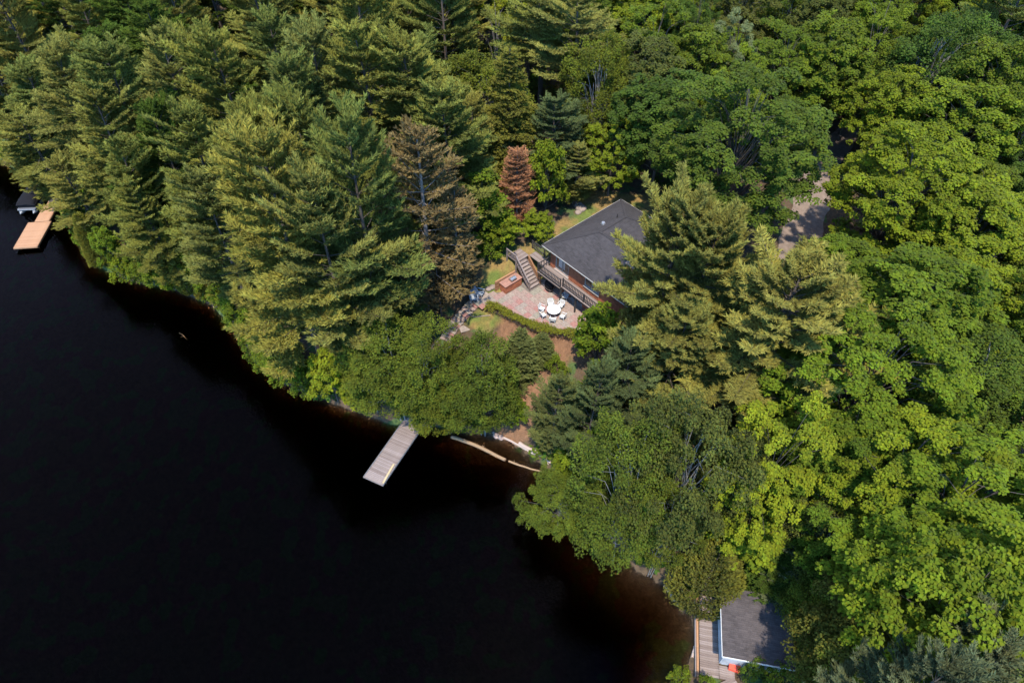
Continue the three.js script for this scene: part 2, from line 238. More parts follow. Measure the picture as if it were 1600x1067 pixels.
function makeCedar(seed, o = {}) {
  const { h = 8, r = 1.9, n = 5200, size = 0.26, power = 0.7, low = 0.05 } = o, R = rng(seed), L = new Leaves(), wood = [limb([[0, -0.4, 0], [0.05, h * 0.5, 0], [0, h * 0.97, 0]], 0.13, 0.02, 6)];
  const lumps = Array.from({ length: 46 }, () => [R() * 6.28, R(), 0.3 * R() + 0.8]);
  for (let k = 0; k < n; k++) {
    const t = low + (1 - low) * (1 - Math.pow(R(), 0.62)), a = R() * 6.28; let m = 0.86; for (const [la, lt, lm] of lumps) if (Math.abs(lt - t) < 0.06 && Math.cos(a - la) > 0.8) m = lm + 0.1;
    const q = r * Math.pow(1 - t, power) * (t < 0.2 ? 0.75 + t * 1.25 : 1) * m * (0.7 + 0.3 * R()) + 0.05, ca = Math.cos(a), sa = Math.sin(a), tone = 0.65 + 0.3 * m + 0.4 * R();
    for (let s = 0; s < 4; s++) { const d = unit(ca * 0.7 + (R() - 0.5) * 1.1, 0.75 + R() * 0.6, sa * 0.7 + (R() - 0.5) * 1.1), nn = perp(d, R), z = size * (0.6 + 0.7 * R()), g = tone * (0.8 + 0.4 * R()); L.quad(ca * q, t * h, sa * q, nn[0], nn[1], nn[2], d[0], d[1], d[2], z, z * 0.4, [g, g, g * (0.8 + 0.3 * R())]); }
  }
  return { wood: joinWood(wood), leaves: L.geometry(), h, r };
}
const leafMat = (c, through = 0.3) => new THREE.MeshPhysicalMaterial({ color: new THREE.Color().setRGB(...c), roughness: 1, transmission: through, thickness: 0, vertexColors: true, side: THREE.DoubleSide, specularIntensity: 0.15 });
const barkPine = std([0.07, 0.05, 0.036], 1), barkMaple = std([0.075, 0.062, 0.05], 1), barkBirch = std([0.19, 0.175, 0.155], 0.85), barkGrey = std([0.17, 0.14, 0.12], 1);
const KIND = {   // species: prototypes, bark and the colours of its foliage
  pine: { name: 'white_pine', word: 'white pine', cat: 'pine tree', bark: barkPine, make: [() => makePine(11), () => makePine(23, { gap: 0.22, per: 6, r: 5 }), () => makePine(37, { start: 0.26, gap: 0.17, lat: 1.7, power: 0.5 }), () => makePine(41, { start: 0.14, gap: 0.14, whorl: 0.95, per: 6, low: -0.18 })] },
  tallpine: { name: 'white_pine', word: 'white pine', cat: 'pine tree', bark: barkPine, make: [() => makePine(53, { start: 0.5, peak: 0.6, gap: 0.12, trunk: 0.34 })] },
  broadpine: { name: 'white_pine', word: 'white pine', cat: 'pine tree', bark: barkPine, make: [() => makePine(67, { r: 6, start: 0.28, gap: 0.1, low: 0.12, high: 1.2, peak: 0.5, power: 0.5, lat: 0.85, whorl: 0.7, per: 6, inner: 0.3, step: 0.13, latStep: 0.22, tuft: 6 }), () => makePine(69, { r: 6, start: 0.18, gap: 0.12, low: 0.05, high: 1.15, peak: 0.45, power: 0.55, lat: 0.95, whorl: 0.75, per: 6, inner: 0.3, step: 0.13, latStep: 0.22, tuft: 6 })] },
  spruce: { name: 'spruce', word: 'spruce', cat: 'spruce tree', bark: barkPine, make: [() => makePine(71, { h: 9, r: 2.2, wild: 0.4, start: 0.06, whorl: 0.3, per: 6, gap: 0.08, low: -0.15, high: 0.6, lat: 0.7, needle: 0.18, nw: 0.07, step: 0.1, latStep: 0.2, peak: 0.1, power: 0.95, trunk: 0.12, droop: 0.1 })] },
  dead: { name: 'dead_spruce', word: 'dead spruce', cat: 'spruce tree', bark: barkGrey, make: [() => makePine(77, { h: 10, r: 2.3, wild: 0.4, start: 0.12, whorl: 0.42, per: 6, gap: 0.1, low: -0.1, high: 0.5, lat: 0.8, needle: 0.2, nw: 0.06, step: 0.12, latStep: 0.22, peak: 0.2, power: 0.6, trunk: 0.13, bare: 0.12 })] },
  sparse: { name: 'dying_pine', word: 'dying pine', cat: 'pine tree', bark: barkGrey, make: [() => makePine(83, { h: 14, r: 3, start: 0.12, bare: 0.3, gap: 0.12, latStep: 0.3, lat: 0.9, trunk: 0.18, needle: 0.26 }), () => makePine(89, { h: 14, r: 3.2, start: 0.12, bare: 0.55, gap: 0.15, lat: 0.9, trunk: 0.18, needle: 0.25 })] },
  maple: { name: 'maple_tree', word: 'maple', cat: 'tree', bark: barkMaple, make: [() => makeBroad(101), () => makeBroad(113, { clumps: 78, cr: 0.95, flat: 0.5, leaf: 0.17, leaves: 74, sr: 0.42, rand: 0.75, bumpy: 0.6 }), () => makeBroad(127, { clumps: 52, cr: 1.3, sub: 8, bumpy: 0.5 }), () => makeBroad(131, { clumps: 50, ry: 0.38, cy: 0.62, cr: 1.4, sub: 11, leaf: 0.19, leaves: 62, sr: 0.4, bumpy: 0.7 })] },
  bigmaple: { name: 'maple_tree', word: 'maple', cat: 'tree', bark: barkMaple, make: [() => makeBroad(139, { h: 15, r: 6.5, clumps: 115, sub: 9, leaves: 60, cr: 1.25, trunk: 0.3 }), () => makeBroad(149, { h: 15, r: 6.5, clumps: 125, sub: 9, leaves: 56, cr: 1.15, trunk: 0.3, bumpy: 0.45 })] },
  smallmaple: { name: 'maple_sapling', word: 'young maple', cat: 'tree', bark: barkMaple, make: [() => makeBroad(151, { h: 6, r: 2.1, clumps: 26, sub: 5, leaves: 40, leaf: 0.24, cr: 0.75, sr: 0.4, trunk: 0.07 }), () => makeBroad(157, { h: 6, r: 2.1, clumps: 30, sub: 5, leaves: 36, leaf: 0.23, cr: 0.7, sr: 0.38, trunk: 0.07, bumpy: 0.5 })] },
  birch: { name: 'birch_tree', word: 'birch', cat: 'tree', bark: barkBirch, make: [() => makeBroad(163, { h: 12, r: 3.8, clumps: 66, sub: 9, leaves: 64, leaf: 0.155, cr: 1.15, sr: 0.5, flat: 0.6, rand: 0.75, hang: 0.35, stems: 3, trunk: 0.17, ry: 0.42, cy: 0.57, low: -0.8, bumpy: 0.7 }), () => makeBroad(167, { h: 12, r: 3.8, clumps: 70, sub: 9, leaves: 60, leaf: 0.155, cr: 1.1, sr: 0.48, flat: 0.5, rand: 0.75, hang: 0.4, stems: 2, trunk: 0.16, ry: 0.43, cy: 0.56, low: -0.8, bumpy: 0.8 }), () => makeBroad(169, { h: 9, r: 3.4, clumps: 34, sub: 9, leaves: 60, leaf: 0.15, cr: 0.95, sr: 0.42, flat: 0.4, rand: 0.75, hang: 0.4, stems: 3, trunk: 0.13, ry: 0.36, cy: 0.55, low: -0.7, bumpy: 1.5 })] },
  cedar: { name: 'cedar_tree', word: 'cedar', cat: 'cedar tree', bark: barkPine, make: [() => makeCedar(173), () => makeCedar(179, { power: 0.5, r: 1.7 })] },
  roundcedar: { name: 'cedar_tree', word: 'cedar', cat: 'cedar tree', bark: barkPine, make: [() => makeCedar(181, { h: 7, r: 2.6, n: 7000, power: 0.55 })] },
  hemlock: { name: 'cedar_tree', word: 'cedar', cat: 'cedar tree', bark: barkPine, make: [() => makePine(191, { h: 17, r: 3.4, wild: 0.4, start: 0.1, whorl: 0.4, per: 6, gap: 0.1, low: -0.2, high: 0.5, lat: 0.9, needle: 0.22, nw: 0.1, step: 0.14, latStep: 0.26, peak: 0.15, power: 0.85, droop: 0.25, trunk: 0.2 })] },
  shrub: { name: 'shrub', word: 'shrub', cat: 'shrub', bark: barkMaple, make: [() => makeBroad(193, { h: 2.6, r: 1.5, clumps: 16, sub: 4, leaves: 34, leaf: 0.2, cr: 0.55, sr: 0.34, stems: 3, trunk: 0.05, cy: 0.5, ry: 0.45, low: -0.7 }), () => makeBroad(197, { h: 2.6, r: 1.5, clumps: 18, sub: 4, leaves: 34, leaf: 0.16, cr: 0.5, sr: 0.34, stems: 3, trunk: 0.05, cy: 0.5, ry: 0.45, low: -0.7, rand: 0.8 })] },
  bare: { name: 'bare_tree', word: 'leafless tree', cat: 'tree', bark: barkGrey, make: [() => makeBroad(199, { h: 13, r: 2.6, clumps: 34, sub: 2, leaves: 7, leaf: 0.2, trunk: 0.15 })] },
};
const TINT = {
  green: ['mid green', [0.152, 0.162, 0.03]], yellow: ['yellow tinged', [0.205, 0.186, 0.032]], blue: ['blue green', [0.096, 0.115, 0.034]], olive: ['olive green', [0.175, 0.17, 0.036]], dark: ['dark green', [0.06, 0.09, 0.009]],
  leaf: ['fresh green', [0.084, 0.116, 0.007]], bright: ['bright green', [0.115, 0.147, 0.007]], lime: ['lime green', [0.158, 0.182, 0.009]], birch: ['soft green', [0.088, 0.105, 0.009]], moss: ['moss green', [0.082, 0.086, 0.013]], silver: ['silvery green', [0.14, 0.16, 0.06]],
  gold: ['golden green', [0.16, 0.142, 0.018]], brown: ['brown tinged', [0.165, 0.115, 0.042]], rust: ['rust coloured', [0.31, 0.155, 0.08]], tan: ['tan and thinning', [0.185, 0.14, 0.062]], grey: ['grey green', [0.11, 0.12, 0.048]],
};
// three slightly different trees' worth of every colour
const CAST = [[1, 1, 1], [1.1, 1.03, 0.95], [0.86, 0.92, 1.0]];
const mats = new Map(), matFor = (t, through, n) => { const k = t + through + n; if (!mats.has(k)) mats.set(k, leafMat(TINT[t][1].map((c, q) => c * CAST[n][q]), through)); return mats.get(k); };
const protos = new Map();
function proto(k, v) {   // each prototype is measured: its height, and the radius that holds nine tenths of its foliage
  const id = k + v; if (protos.has(id)) return protos.get(id);
  const P = KIND[k].make[v](), a = P.leaves.attributes.position.array, d = []; let h = 0; for (let i = 0; i < a.length; i += 12) { d.push(Math.hypot(a[i], a[i + 2])); h = Math.max(h, a[i + 1]); }
  d.sort((x, y) => x - y); P.h = h; P.r = d[Math.floor(d.length * 0.95)]; protos.set(id, P); return P;
}
const standing = [];   // x, z, trunk room, apex and crown pixels of everything planted
const pick = rng(2024);
const MARKS = [];   // trees with a label of their own, which others are told by
const PLACES = [['beside the cedar dock', -54, -68, 9], ['beside the grey dock', -8, -36, 6], ['beside the boathouse', 17, -17, 7], ['beside the balcony stairs', -1, -52, 6], ['below the patio hedge', 3, -38, 5.5], ['in front of the brick house', 11, -38, 6], ['beside the brick house', 16, -46, 8], ['beside the gravel driveway', 31, -58, 8], ['behind the brick house', 10, -62, 9], ['beside the stone steps', -8, -46, 6]];
function where(x, z) {
  for (const [w, px, pz, r] of PLACES) if (Math.hypot(x - px, z - pz) < r) return w;
  let near = null, dist = 9; for (const [w, px, pz] of MARKS) { const q = Math.hypot(x - px, z - pz); if (q < dist) { dist = q; near = w; } } if (near) return near;
  const d = shoreDist(x, z); if (d < 6) return x < -14 ? 'on the shore between the docks' : 'on the shore near the boathouse';
  if (z < -62) return x < -5 ? 'in the pine wood behind the shore' : x < 32 ? 'in the wood behind the lawn' : 'in the maple wood beyond the driveway';
  return x < 0 ? 'in the stand above the shore' : 'in the maple wood behind the boathouse';
}
function plant(kind, tint, x, z, H, rad, extra = {}) {
  const K = KIND[kind], v = extra.v ?? Math.floor(pick() * Math.min(K.make.length, kind === 'birch' ? 2 : 9)), P = proto(kind, v), g = new THREE.Group(), y = ground(x, z);
  mesh('trunk', P.wood, K.bark, g); mesh('crown', P.leaves, matFor(tint, kind.includes('pine') || ['spruce', 'dead', 'sparse', 'cedar', 'roundcedar', 'hemlock'].includes(kind) ? 0.28 : 0.36, Math.floor(pick() * 3)), g);
  g.position.set(x, y - 0.02, z); g.rotation.set((pick() - 0.5) * 0.09, pick() * 6.28, (pick() - 0.5) * 0.09); const wide = 0.88 + 0.24 * pick(); g.scale.set(rad / P.r * wide, H / P.h, rad / P.r / wide);
  if (extra.lean) { g.rotation.order = 'ZXY'; g.rotation.z = extra.lean[0]; g.rotation.x = extra.lean[1]; }
  const size = (K.cat === 'shrub' ? '' : H > 18 ? 'very tall ' : H > 14 ? 'tall ' : H > 10 ? '' : H > 7 ? 'short ' : 'small ') + (K.cat === 'shrub' || H < 7 ? '' : rad > 4.4 ? 'broad ' : rad < 3.4 ? 'narrow ' : '');
  top(g, K.name, extra.label ?? `${size}${TINT[tint][0]} ${K.word} ${where(x, z)}`, K.cat, extra.label ? undefined : `${K.word} trees ${where(x, z)}`.replace('shrub trees', 'shrubs'));
  if (extra.mark) MARKS.push([extra.mark, x, z]);
  standing.push({ x, z, room: extra.room ?? rad * 0.55, pts: [0.98, 0.8, 0.6].map((t) => project(x, y + H * t, z)), rad, H, y });
  return g;
}
// a tree from the pixel of its top and the image row of its foot: the foot stands on the ground, the height follows
function tree(kind, tint, ax, ay, by, rad, extra) {
  const bx = 800 + (ax - 800) * (by - NADIR) / (ay - NADIR); let h = 3, x, z;
  for (let k = 0; k < 30; k++) { [x, z] = un(bx, by, h); h = lerp(h, Math.max(0, ground(x, z)), 0.6); }
  const q = (533.5 - ay) / FOC, H = EYE + z * (SN - q * CS) / (CS + q * SN) - h;
  return plant(kind, tint, x, z, H, rad, extra);
}
// pines along the left shore and the stand above it
for (const a of [
  ['pine', 'yellow', 22, 165, 316, 4.2], ['pine', 'green', 165, 208, 432, 3.9], ['pine', 'green', 268, 142, 436, 4.6], ['pine', 'green', 378, 138, 468, 4.6], ['pine', 'yellow', 385, 192, 588, 5.4, { v: 0, mark: 'near the big yellow tinged pine', label: 'big yellow tinged white pine leaning its low boughs over the water' }],
  ['pine', 'green', 525, 162, 560, 4.5, { v: 3, mark: 'near the pine above the birches', label: 'largest mid green white pine above the birches by the grey dock' }], ['pine', 'olive', 468, 238, 598, 4.6], ['pine', 'olive', 300, 255, 500, 4.0], ['pine', 'green', 205, 270, 449, 3.4], ['pine', 'olive', 92, 240, 372, 3.2], ['pine', 'green', 455, 130, 470, 4.4],
  ['sparse', 'brown', 640, 178, 470, 4.2, { v: 0, mark: 'near the brown tinged dying pine', label: 'brown tinged dying pine standing tall among green pines' }], ['sparse', 'tan', 703, 278, 458, 2.3, { v: 0, label: 'thin tan dying pine beside the stone steps and patio' }], ['sparse', 'tan', 655, 372, 488, 2.0, { v: 1, label: 'short bare twigged dying pine above the birches' }],
  ['pine', 'green', 583, 285, 478, 3.1], ['pine', 'green', 690, 120, 385, 5.0], ['pine', 'olive', 733, 150, 325, 3.1], ['sparse', 'tan', 680, 402, 490, 1.6, { v: 1, label: 'low twiggy dying pine right beside the stone steps' }], ['pine', 'green', 640, 40, 335, 5.2], ['pine', 'green', 555, 20, 330, 5.0], ['pine', 'olive', 470, 30, 345, 5.0], ['pine', 'green', 420, 70, 390, 4.6], ['pine', 'green', 320, 30, 350, 5.0], ['pine', 'olive', 225, 40, 330, 5.0], ['pine', 'green', 140, 60, 310, 4.6], ['pine', 'olive', 75, 60, 285, 4.6], ['pine', 'yellow', 130, 130, 350, 4.2], ['pine', 'green', 25, 90, 270, 4.6], ['pine', 'dark', 215, 150, 380, 4.2],
  ['hemlock', 'gold', 797, 62, 296, 3.0, { mark: 'near the golden cedar', label: 'golden green cedar rising behind the rust coloured dead spruce' }], ['tallpine', 'olive', 905, -25, 212, 5.4, { mark: 'near the bare trunked pine', label: 'high crowned white pine with a bare trunk behind the lawn' }], ['tallpine', 'green', 850, -40, 190, 5.0], ['pine', 'blue', 868, 146, 306, 3.4, { label: 'blue green white pine with bare lower trunk beside the lawn' }], ['pine', 'olive', 905, 225, 322, 2.2],
  ['dead', 'rust', 808, 226, 352, 1.65, { mark: 'near the rust coloured dead spruce', label: 'rust coloured dead spruce standing beside fresh green saplings' }],
  ['bare', 'moss', 775, -5, 190, 2.6], ['bare', 'moss', 828, -20, 160, 2.6],
]) tree(...a);
// broadleaf trees round the house and to the right
for (const a of [
  ['smallmaple', 'bright', 856, 218, 352, 1.6, { v: 0, label: 'bright green young maple touching the rust coloured dead spruce' }], ['smallmaple', 'leaf', 755, 258, 392, 2.2, { v: 1 }], ['smallmaple', 'bright', 842, 328, 378, 1.5], ['smallmaple', 'bright', 786, 338, 396, 1.7], ['shrub', 'leaf', 765, 365, 405, 1.5],
  ['maple', 'bright', 965, 184, 306, 3.4, { v: 2, label: 'bright green maple at the far edge of the lawn' }], ['bigmaple', 'dark', 1188, 100, 372, 6.7, { v: 1, mark: 'near the broad dark maple', label: 'broad dark green maple between the roof and the gravel driveway' }], ['maple', 'dark', 1050, 118, 304, 4.8], ['maple', 'moss', 1020, 60, 250, 4.6],
  ['maple', 'silver', 1165, 12, 190, 3.0, { v: 1, mark: 'near the silvery poplar', label: 'silvery green poplar standing out from the darker maples' }], ['maple', 'leaf', 1035, -5, 190, 4.6], ['maple', 'leaf', 1100, 40, 215, 4.2], ['bigmaple', 'leaf', 1245, 42, 215, 5.2], ['maple', 'leaf', 1320, 30, 225, 4.8], ['maple', 'bright', 1412, 112, 285, 3.9], ['bigmaple', 'bright', 1455, 205, 415, 5.8, { v: 0, mark: 'near the broad bright maple', label: 'broad bright green maple spreading over the gravel driveway' }],
  ['maple', 'bright', 1540, 130, 330, 5.2], ['birch', 'dark', 1500, 0, 235, 5.2], ['maple', 'leaf', 1590, 60, 280, 4.8], ['maple', 'leaf', 1400, -10, 210, 4.6], ['maple', 'leaf', 1345, 385, 515, 4.2], ['maple', 'leaf', 1455, 400, 590, 5.2], ['maple', 'bright', 1560, 290, 470, 5.2], ['maple', 'bright', 1530, 390, 560, 4.6], ['bigmaple', 'bright', 1420, 508, 715, 6.4, { v: 1 }], ['birch', 'dark', 1575, 545, 700, 4.6], ['maple', 'lime', 1250, 635, 832, 4.1, { v: 2, mark: 'near the lime green maple', label: 'lime green maple, brightest crown near the boathouse' }], ['smallmaple', 'lime', 1195, 770, 880, 2.6], ['maple', 'leaf', 1330, 650, 800, 3.6],
  ['birch', 'moss', 1112, 625, 850, 4.3], ['birch', 'birch', 1018, 672, 880, 3.7], ['birch', 'birch', 1070, 748, 900, 3.0, { v: 2 }], ['birch', 'birch', 882, 748, 818, 2.8, { v: 1, label: 'soft green birch leaning out over the lake beside floating logs' }], ['birch', 'moss', 1178, 700, 850, 2.6],
  ['smallmaple', 'bright', 942, 488, 580, 2.1, { v: 0, label: 'bright green young maple at the end of the patio' }], ['smallmaple', 'bright', 955, 655, 762, 2.1], ['smallmaple', 'bright', 888, 682, 752, 1.35], ['spruce', 'blue', 812, 512, 590, 1.75, { label: 'blue green spruce on the open slope below the hedge' }], ['spruce', 'blue', 848, 520, 566, 1.2, { label: 'small blue green spruce just below the patio hedge' }], ['smallmaple', 'bright', 803, 615, 664, 1.2], ['shrub', 'leaf', 870, 560, 585, 1.1], ['shrub', 'blue', 790, 600, 640, 1.2],
  ['pine', 'blue', 872, 575, 712, 2.1, { v: 1 }], ['pine', 'blue', 935, 560, 745, 2.5, { v: 2 }], ['spruce', 'dark', 920, 590, 690, 2.0], ['pine', 'blue', 992, 518, 690, 3.2, { v: 3 }], ['pine', 'olive', 1078, 470, 664, 3.6, { v: 2 }], ['smallmaple', 'rust', 1270, 684, 712, 0.7, { label: 'tiny rust coloured sapling beside the lime green maple' }],
  ['birch', 'birch', 598, 497, 655, 3.5, { v: 0 }], ['birch', 'birch', 650, 498, 664, 3.2, { v: 1 }], ['birch', 'birch', 748, 532, 678, 3.2, { v: 0 }], ['birch', 'birch', 560, 520, 640, 2.7, { v: 1 }], ['birch', 'birch', 690, 560, 674, 2.9, { v: 0 }],
  ['smallmaple', 'lime', 505, 555, 632, 1.9], ['smallmaple', 'lime', 540, 585, 642, 1.3], ['cedar', 'gold', 117, 335, 413, 1.25], ['cedar', 'gold', 250, 338, 456, 1.5], ['cedar', 'gold', 292, 380, 462, 1.3], ['smallmaple', 'bright', 295, 378, 460, 1.6], ['smallmaple', 'bright', 150, 355, 424, 1.4], ['shrub', 'leaf', 335, 430, 480, 1.7], ['shrub', 'leaf', 360, 470, 512, 1.6], ['shrub', 'bright', 175, 400, 438, 1.4], ['smallmaple', 'leaf', 100, 310, 370, 1.6], ['shrub', 'leaf', 385, 525, 560, 1.3], ['shrub', 'leaf', 232, 420, 446, 1.3], ['shrub', 'bright', 262, 428, 452, 1.2], ['shrub', 'leaf', 210, 412, 441, 1.2], ['smallmaple', 'leaf', 225, 390, 440, 1.4], ['shrub', 'leaf', 412, 552, 582, 1.2], ['shrub', 'leaf', 437, 572, 600, 1.2], ['smallmaple', 'leaf', 425, 535, 590, 1.4], ['shrub', 'leaf', 465, 575, 618, 1.4],
  ['roundcedar', 'gold', 1132, 862, 936, 2.2, { label: 'rounded golden green cedar overhanging the boathouse roof' }], ['spruce', 'dark', 1230, 850, 926, 1.9], ['spruce', 'grey', 1280, 795, 915, 2.5], ['birch', 'moss', 1350, 775, 915, 3.0], ['birch', 'birch', 1320, 872, 962, 2.5], ['birch', 'birch', 1375, 905, 1012, 2.7], ['maple', 'bright', 1485, 650, 840, 5.2], ['maple', 'bright', 1575, 700, 890, 5.0], ['maple', 'leaf', 1430, 760, 930, 4.2], ['maple', 'bright', 1540, 830, 1000, 4.6], ['maple', 'bright', 1600, 880, 1080, 4.4], ['birch', 'moss', 1450, 900, 1060, 3.8], ['pine', 'grey', 1590, 1010, 1160, 3.4], ['pine', 'grey', 1490, 1035, 1180, 3.0], ['birch', 'birch', 1395, 985, 1095, 2.6],
  ['shrub', 'bright', 1072, 1042, 1066, 0.7], ['shrub', 'leaf', 1188, 1038, 1062, 0.75], ['shrub', 'leaf', 1225, 1040, 1064, 0.8], ['shrub', 'bright', 1110, 1062, 1080, 0.7],
]) tree(...a);
// the two broad pines in front of the house
tree('broadpine', 'olive', 1074, 278, 574, 4.8, { v: 0, label: 'broad olive white pine hiding the end of the brick house' });
tree('broadpine', 'olive', 1135, 298, 590, 4.6, { v: 1, label: 'second top of the broad white pines in front of the roof' });
tree('broadpine', 'olive', 1250, 382, 640, 6.2, { v: 0, label: 'broad olive white pine growing between the roof and the maples' });
// trees between and behind those: where the ground is free and nothing that shows in the clearing would be hidden
{
  const R = rng(77), CLEAR = [], SUNNY = [];
  const guard = (poly, h) => { const xs = poly.map((p) => p[0]), ys = poly.map((p) => p[1]); for (let x = Math.min(...xs); x <= Math.max(...xs); x += 9) for (let y = Math.min(...ys); y <= Math.max(...ys); y += 9) if (inside(poly, x, y)) { const [gx, gz] = un(x, y, h); CLEAR.push([x, y, project(gx, h, gz)[2]]); SUNNY.push([gx, h, gz]); } };
  guard([[745, 440], [800, 400], [850, 375], [905, 335], [915, 300], [985, 300], [1010, 330], [1050, 460], [915, 520], [900, 580], [840, 660], [790, 600], [780, 500], [700, 525], [720, 480]], 5);
  guard([[1225, 395], [1240, 350], [1262, 300], [1275, 255], [1310, 225], [1325, 240], [1290, 300], [1290, 380]], 7.5);
  guard([[0, 290], [40, 320], [90, 295], [75, 350], [55, 390], [0, 400]], 0.5); guard([[560, 745], [620, 660], [650, 665], [600, 765]], 0.5); guard([[1090, 950], [1240, 950], [1240, 1050], [1160, 1067], [1090, 1060]], 3);
  const HAND = standing.length; let made = 0;
  for (let k = 0; k < 9000 && made < 190; k++) {
    const x = -95 + R() * 185, z = -112 + R() * 108, d = shoreDist(x, z); if (d < 1.4) continue;
    const lx = (x - HX) * UC + (z - HZ) * US, lz = -(x - HX) * US + (z - HZ) * UC; if (lx > -1 && lx < 18.5 && lz > -12 && lz < 1.5) continue;
    if (x > 12 && x < 19.5 && z > -20.5 && z < -10) continue;
    const y = ground(x, z), conifer = x < -2 + (z + 60) * 0.1 || (R() < 0.12 && z < -40); let kind, tint, rad, H;
    const roll = R();
    if (d < 4) { kind = roll < 0.55 ? 'shrub' : 'smallmaple'; tint = roll < 0.3 ? 'leaf' : 'bright'; rad = 1 + R(); H = 1.5 + rad * 1.6; }
    else if (conifer) { kind = 'pine'; tint = ['green', 'olive', 'green', 'dark', 'yellow'][Math.floor(R() * 5)]; rad = 3.4 + R() * 1.6; H = 13 + R() * 8; }
    else { kind = roll < 0.8 ? 'maple' : 'birch'; tint = kind === 'birch' ? (roll < 0.9 ? 'birch' : 'dark') : ['bright', 'leaf', 'moss', 'dark', 'bright', 'lime', 'leaf', 'bright'][Math.floor(R() * 8)]; rad = 2.9 + R() * 2.2; H = 8.5 + R() * 7; }
    const room = rad * 0.8; if (standing.some((s) => Math.hypot(s.x - x, s.z - z) < (room + s.room) * 0.92)) continue;
    const pts = [1, 0.75, 0.5, 0.3].map((t, q) => { const p = project(x, y + H * t, z); return [...p, (FOC / p[2]) * rad * [0.4, 0.9, 1.1, 1][q] * 1.1]; });
    if (pts[2][0] < -140 || pts[2][0] > 1740 || project(x, y, z)[1] > 1120 || (x > 9 && x < 21 && z > -23) || project(x, y, z)[1] < -40) continue;
    if (CLEAR.some(([px, py, pd]) => pts.some((p) => p[2] < pd + 2 && Math.hypot(p[0] - px, p[1] - py) < p[3]))) continue;
    if (standing.slice(0, HAND).some((s) => s.pts.slice(0, 2).some(([px, py, pd]) => pts.some((p) => p[2] < pd - 1 && Math.hypot(p[0] - px, p[1] - py) < p[3] * 0.9)))) continue;
    if (SUNNY.some(([sx, sy, sz]) => [0.55, 0.75, 0.95].some((t, q) => { const k2 = (y + H * t - sy) / SUN.y; return k2 > 0 && Math.hypot(sx + SUN.x * k2 - x, sz + SUN.z * k2 - z) < rad * [1, 0.85, 0.5][q]; }))) continue;   // the sun must still reach the clearing
    if (Math.hypot(x + 4, z + 44) < 3.5) continue;
    plant(kind, tint, x, z, H, rad); made++;
  }
  { let n = 0; for (const p of protos.values()) n += p.wood.index.count / 3 + p.leaves.index.count / 3; console.log('triangles', n); }
  // bushes that overhang the waterline
  for (let k = 3; k < SHORE.length - 6; k++) {
    const [ax, az] = SHORE[k], [bx, bz] = SHORE[k + 1], len = Math.hypot(bx - ax, bz - az);
    for (let e = 0.3; e < len; e += 1.25) {
      const t = e / len, x = lerp(ax, bx, t) + (az - bz) / len * -0.7 + (R() - 0.5) * 0.5, z = lerp(az, bz, t) + (bx - ax) / len * -0.7 + (R() - 0.5) * 0.5; if (shoreDist(x, z) < 0.15) continue;
      if ((x > -11.2 && x < -7.2) || (x > -3 && x < 6) || x > 10.5 || Math.hypot(x + 54.5, z + 68.5) < 2.2) continue;
      if (standing.some((q) => Math.hypot(q.x - x, q.z - z) < 0.8)) continue;
      const rad = 0.7 + 0.5 * R(); plant('shrub', ['leaf', 'bright', 'leaf', 'moss', 'gold'][Math.floor(R() * 5)], x, z, 1.2 + rad * (0.7 + R() * 0.7), rad); made++;
    }
  }
  console.log('filled', made, 'trees in all', standing.length);
}
// low growth on the forest floor
{
  const R = rng(5), L = new Leaves();
  for (let k = 0; k < 46; k++) { const a = R() * 6.28, q = Math.sqrt(R()) * 0.55, n = unit((R() - 0.5) * 1.2, 1, (R() - 0.5) * 1.2), d = perp(n, R), g = 0.7 + 0.6 * R(); L.quad(Math.cos(a) * q, 0.08 + R() * 0.5 * (1 - q), Math.sin(a) * q, ...n, ...d, 0.22 + 0.14 * R(), 0.16, [g, g, g]); }
  const N = 5200, im = new THREE.InstancedMesh(L.geometry(), leafMat([0.07, 0.095, 0.014], 0.3), N), m = new THREE.Matrix4(), c = new THREE.Color(); let n = 0;
  for (let k = 0; k < 60000 && n < N; k++) {
    const x = -90 + R() * 175, z = -108 + R() * 104, d = shoreDist(x, z); if (d < 0.25) continue;
    const lx = (x - HX) * UC + (z - HZ) * US, lz = -(x - HX) * US + (z - HZ) * UC; if (lx > -7 && lx < 18 && lz > -18 && lz < 7) continue;
    if (polyDist(SLOPE, x, z) < 0.2 && R() < 0.93) continue; if (x > 12 && x < 19.5 && z > -20 && z < -12) continue; if (polyDist(BANK, x, z) < 1) continue;
    if (segDist([[26, -48], [28.98, -53.8], [31.04, -58], [32.58, -61.4], [34.6, -65], [38, -69]], x, z, false) < 3) continue;
    if (vnoise(x * 0.25, z * 0.25) < 0.35 || Math.hypot(x + 4, z + 44) < 3.6) continue;
    const s = 0.7 + R() * 1.1; m.compose(new THREE.Vector3(x, ground(x, z), z), new THREE.Quaternion().setFromEuler(new THREE.Euler(0, R() * 6.28, 0)), new THREE.Vector3(s, s * (0.7 + R() * 0.7), s)); im.setMatrixAt(n, m); im.setColorAt(n, c.setRGB(0.7 + R() * 0.7, 0.8 + R() * 0.5, 0.7 + R() * 0.4)); n++;
  }
  im.count = n; top(im, 'undergrowth', 'low leafy undergrowth covering the forest floor', 'undergrowth', null, 'stuff');
}
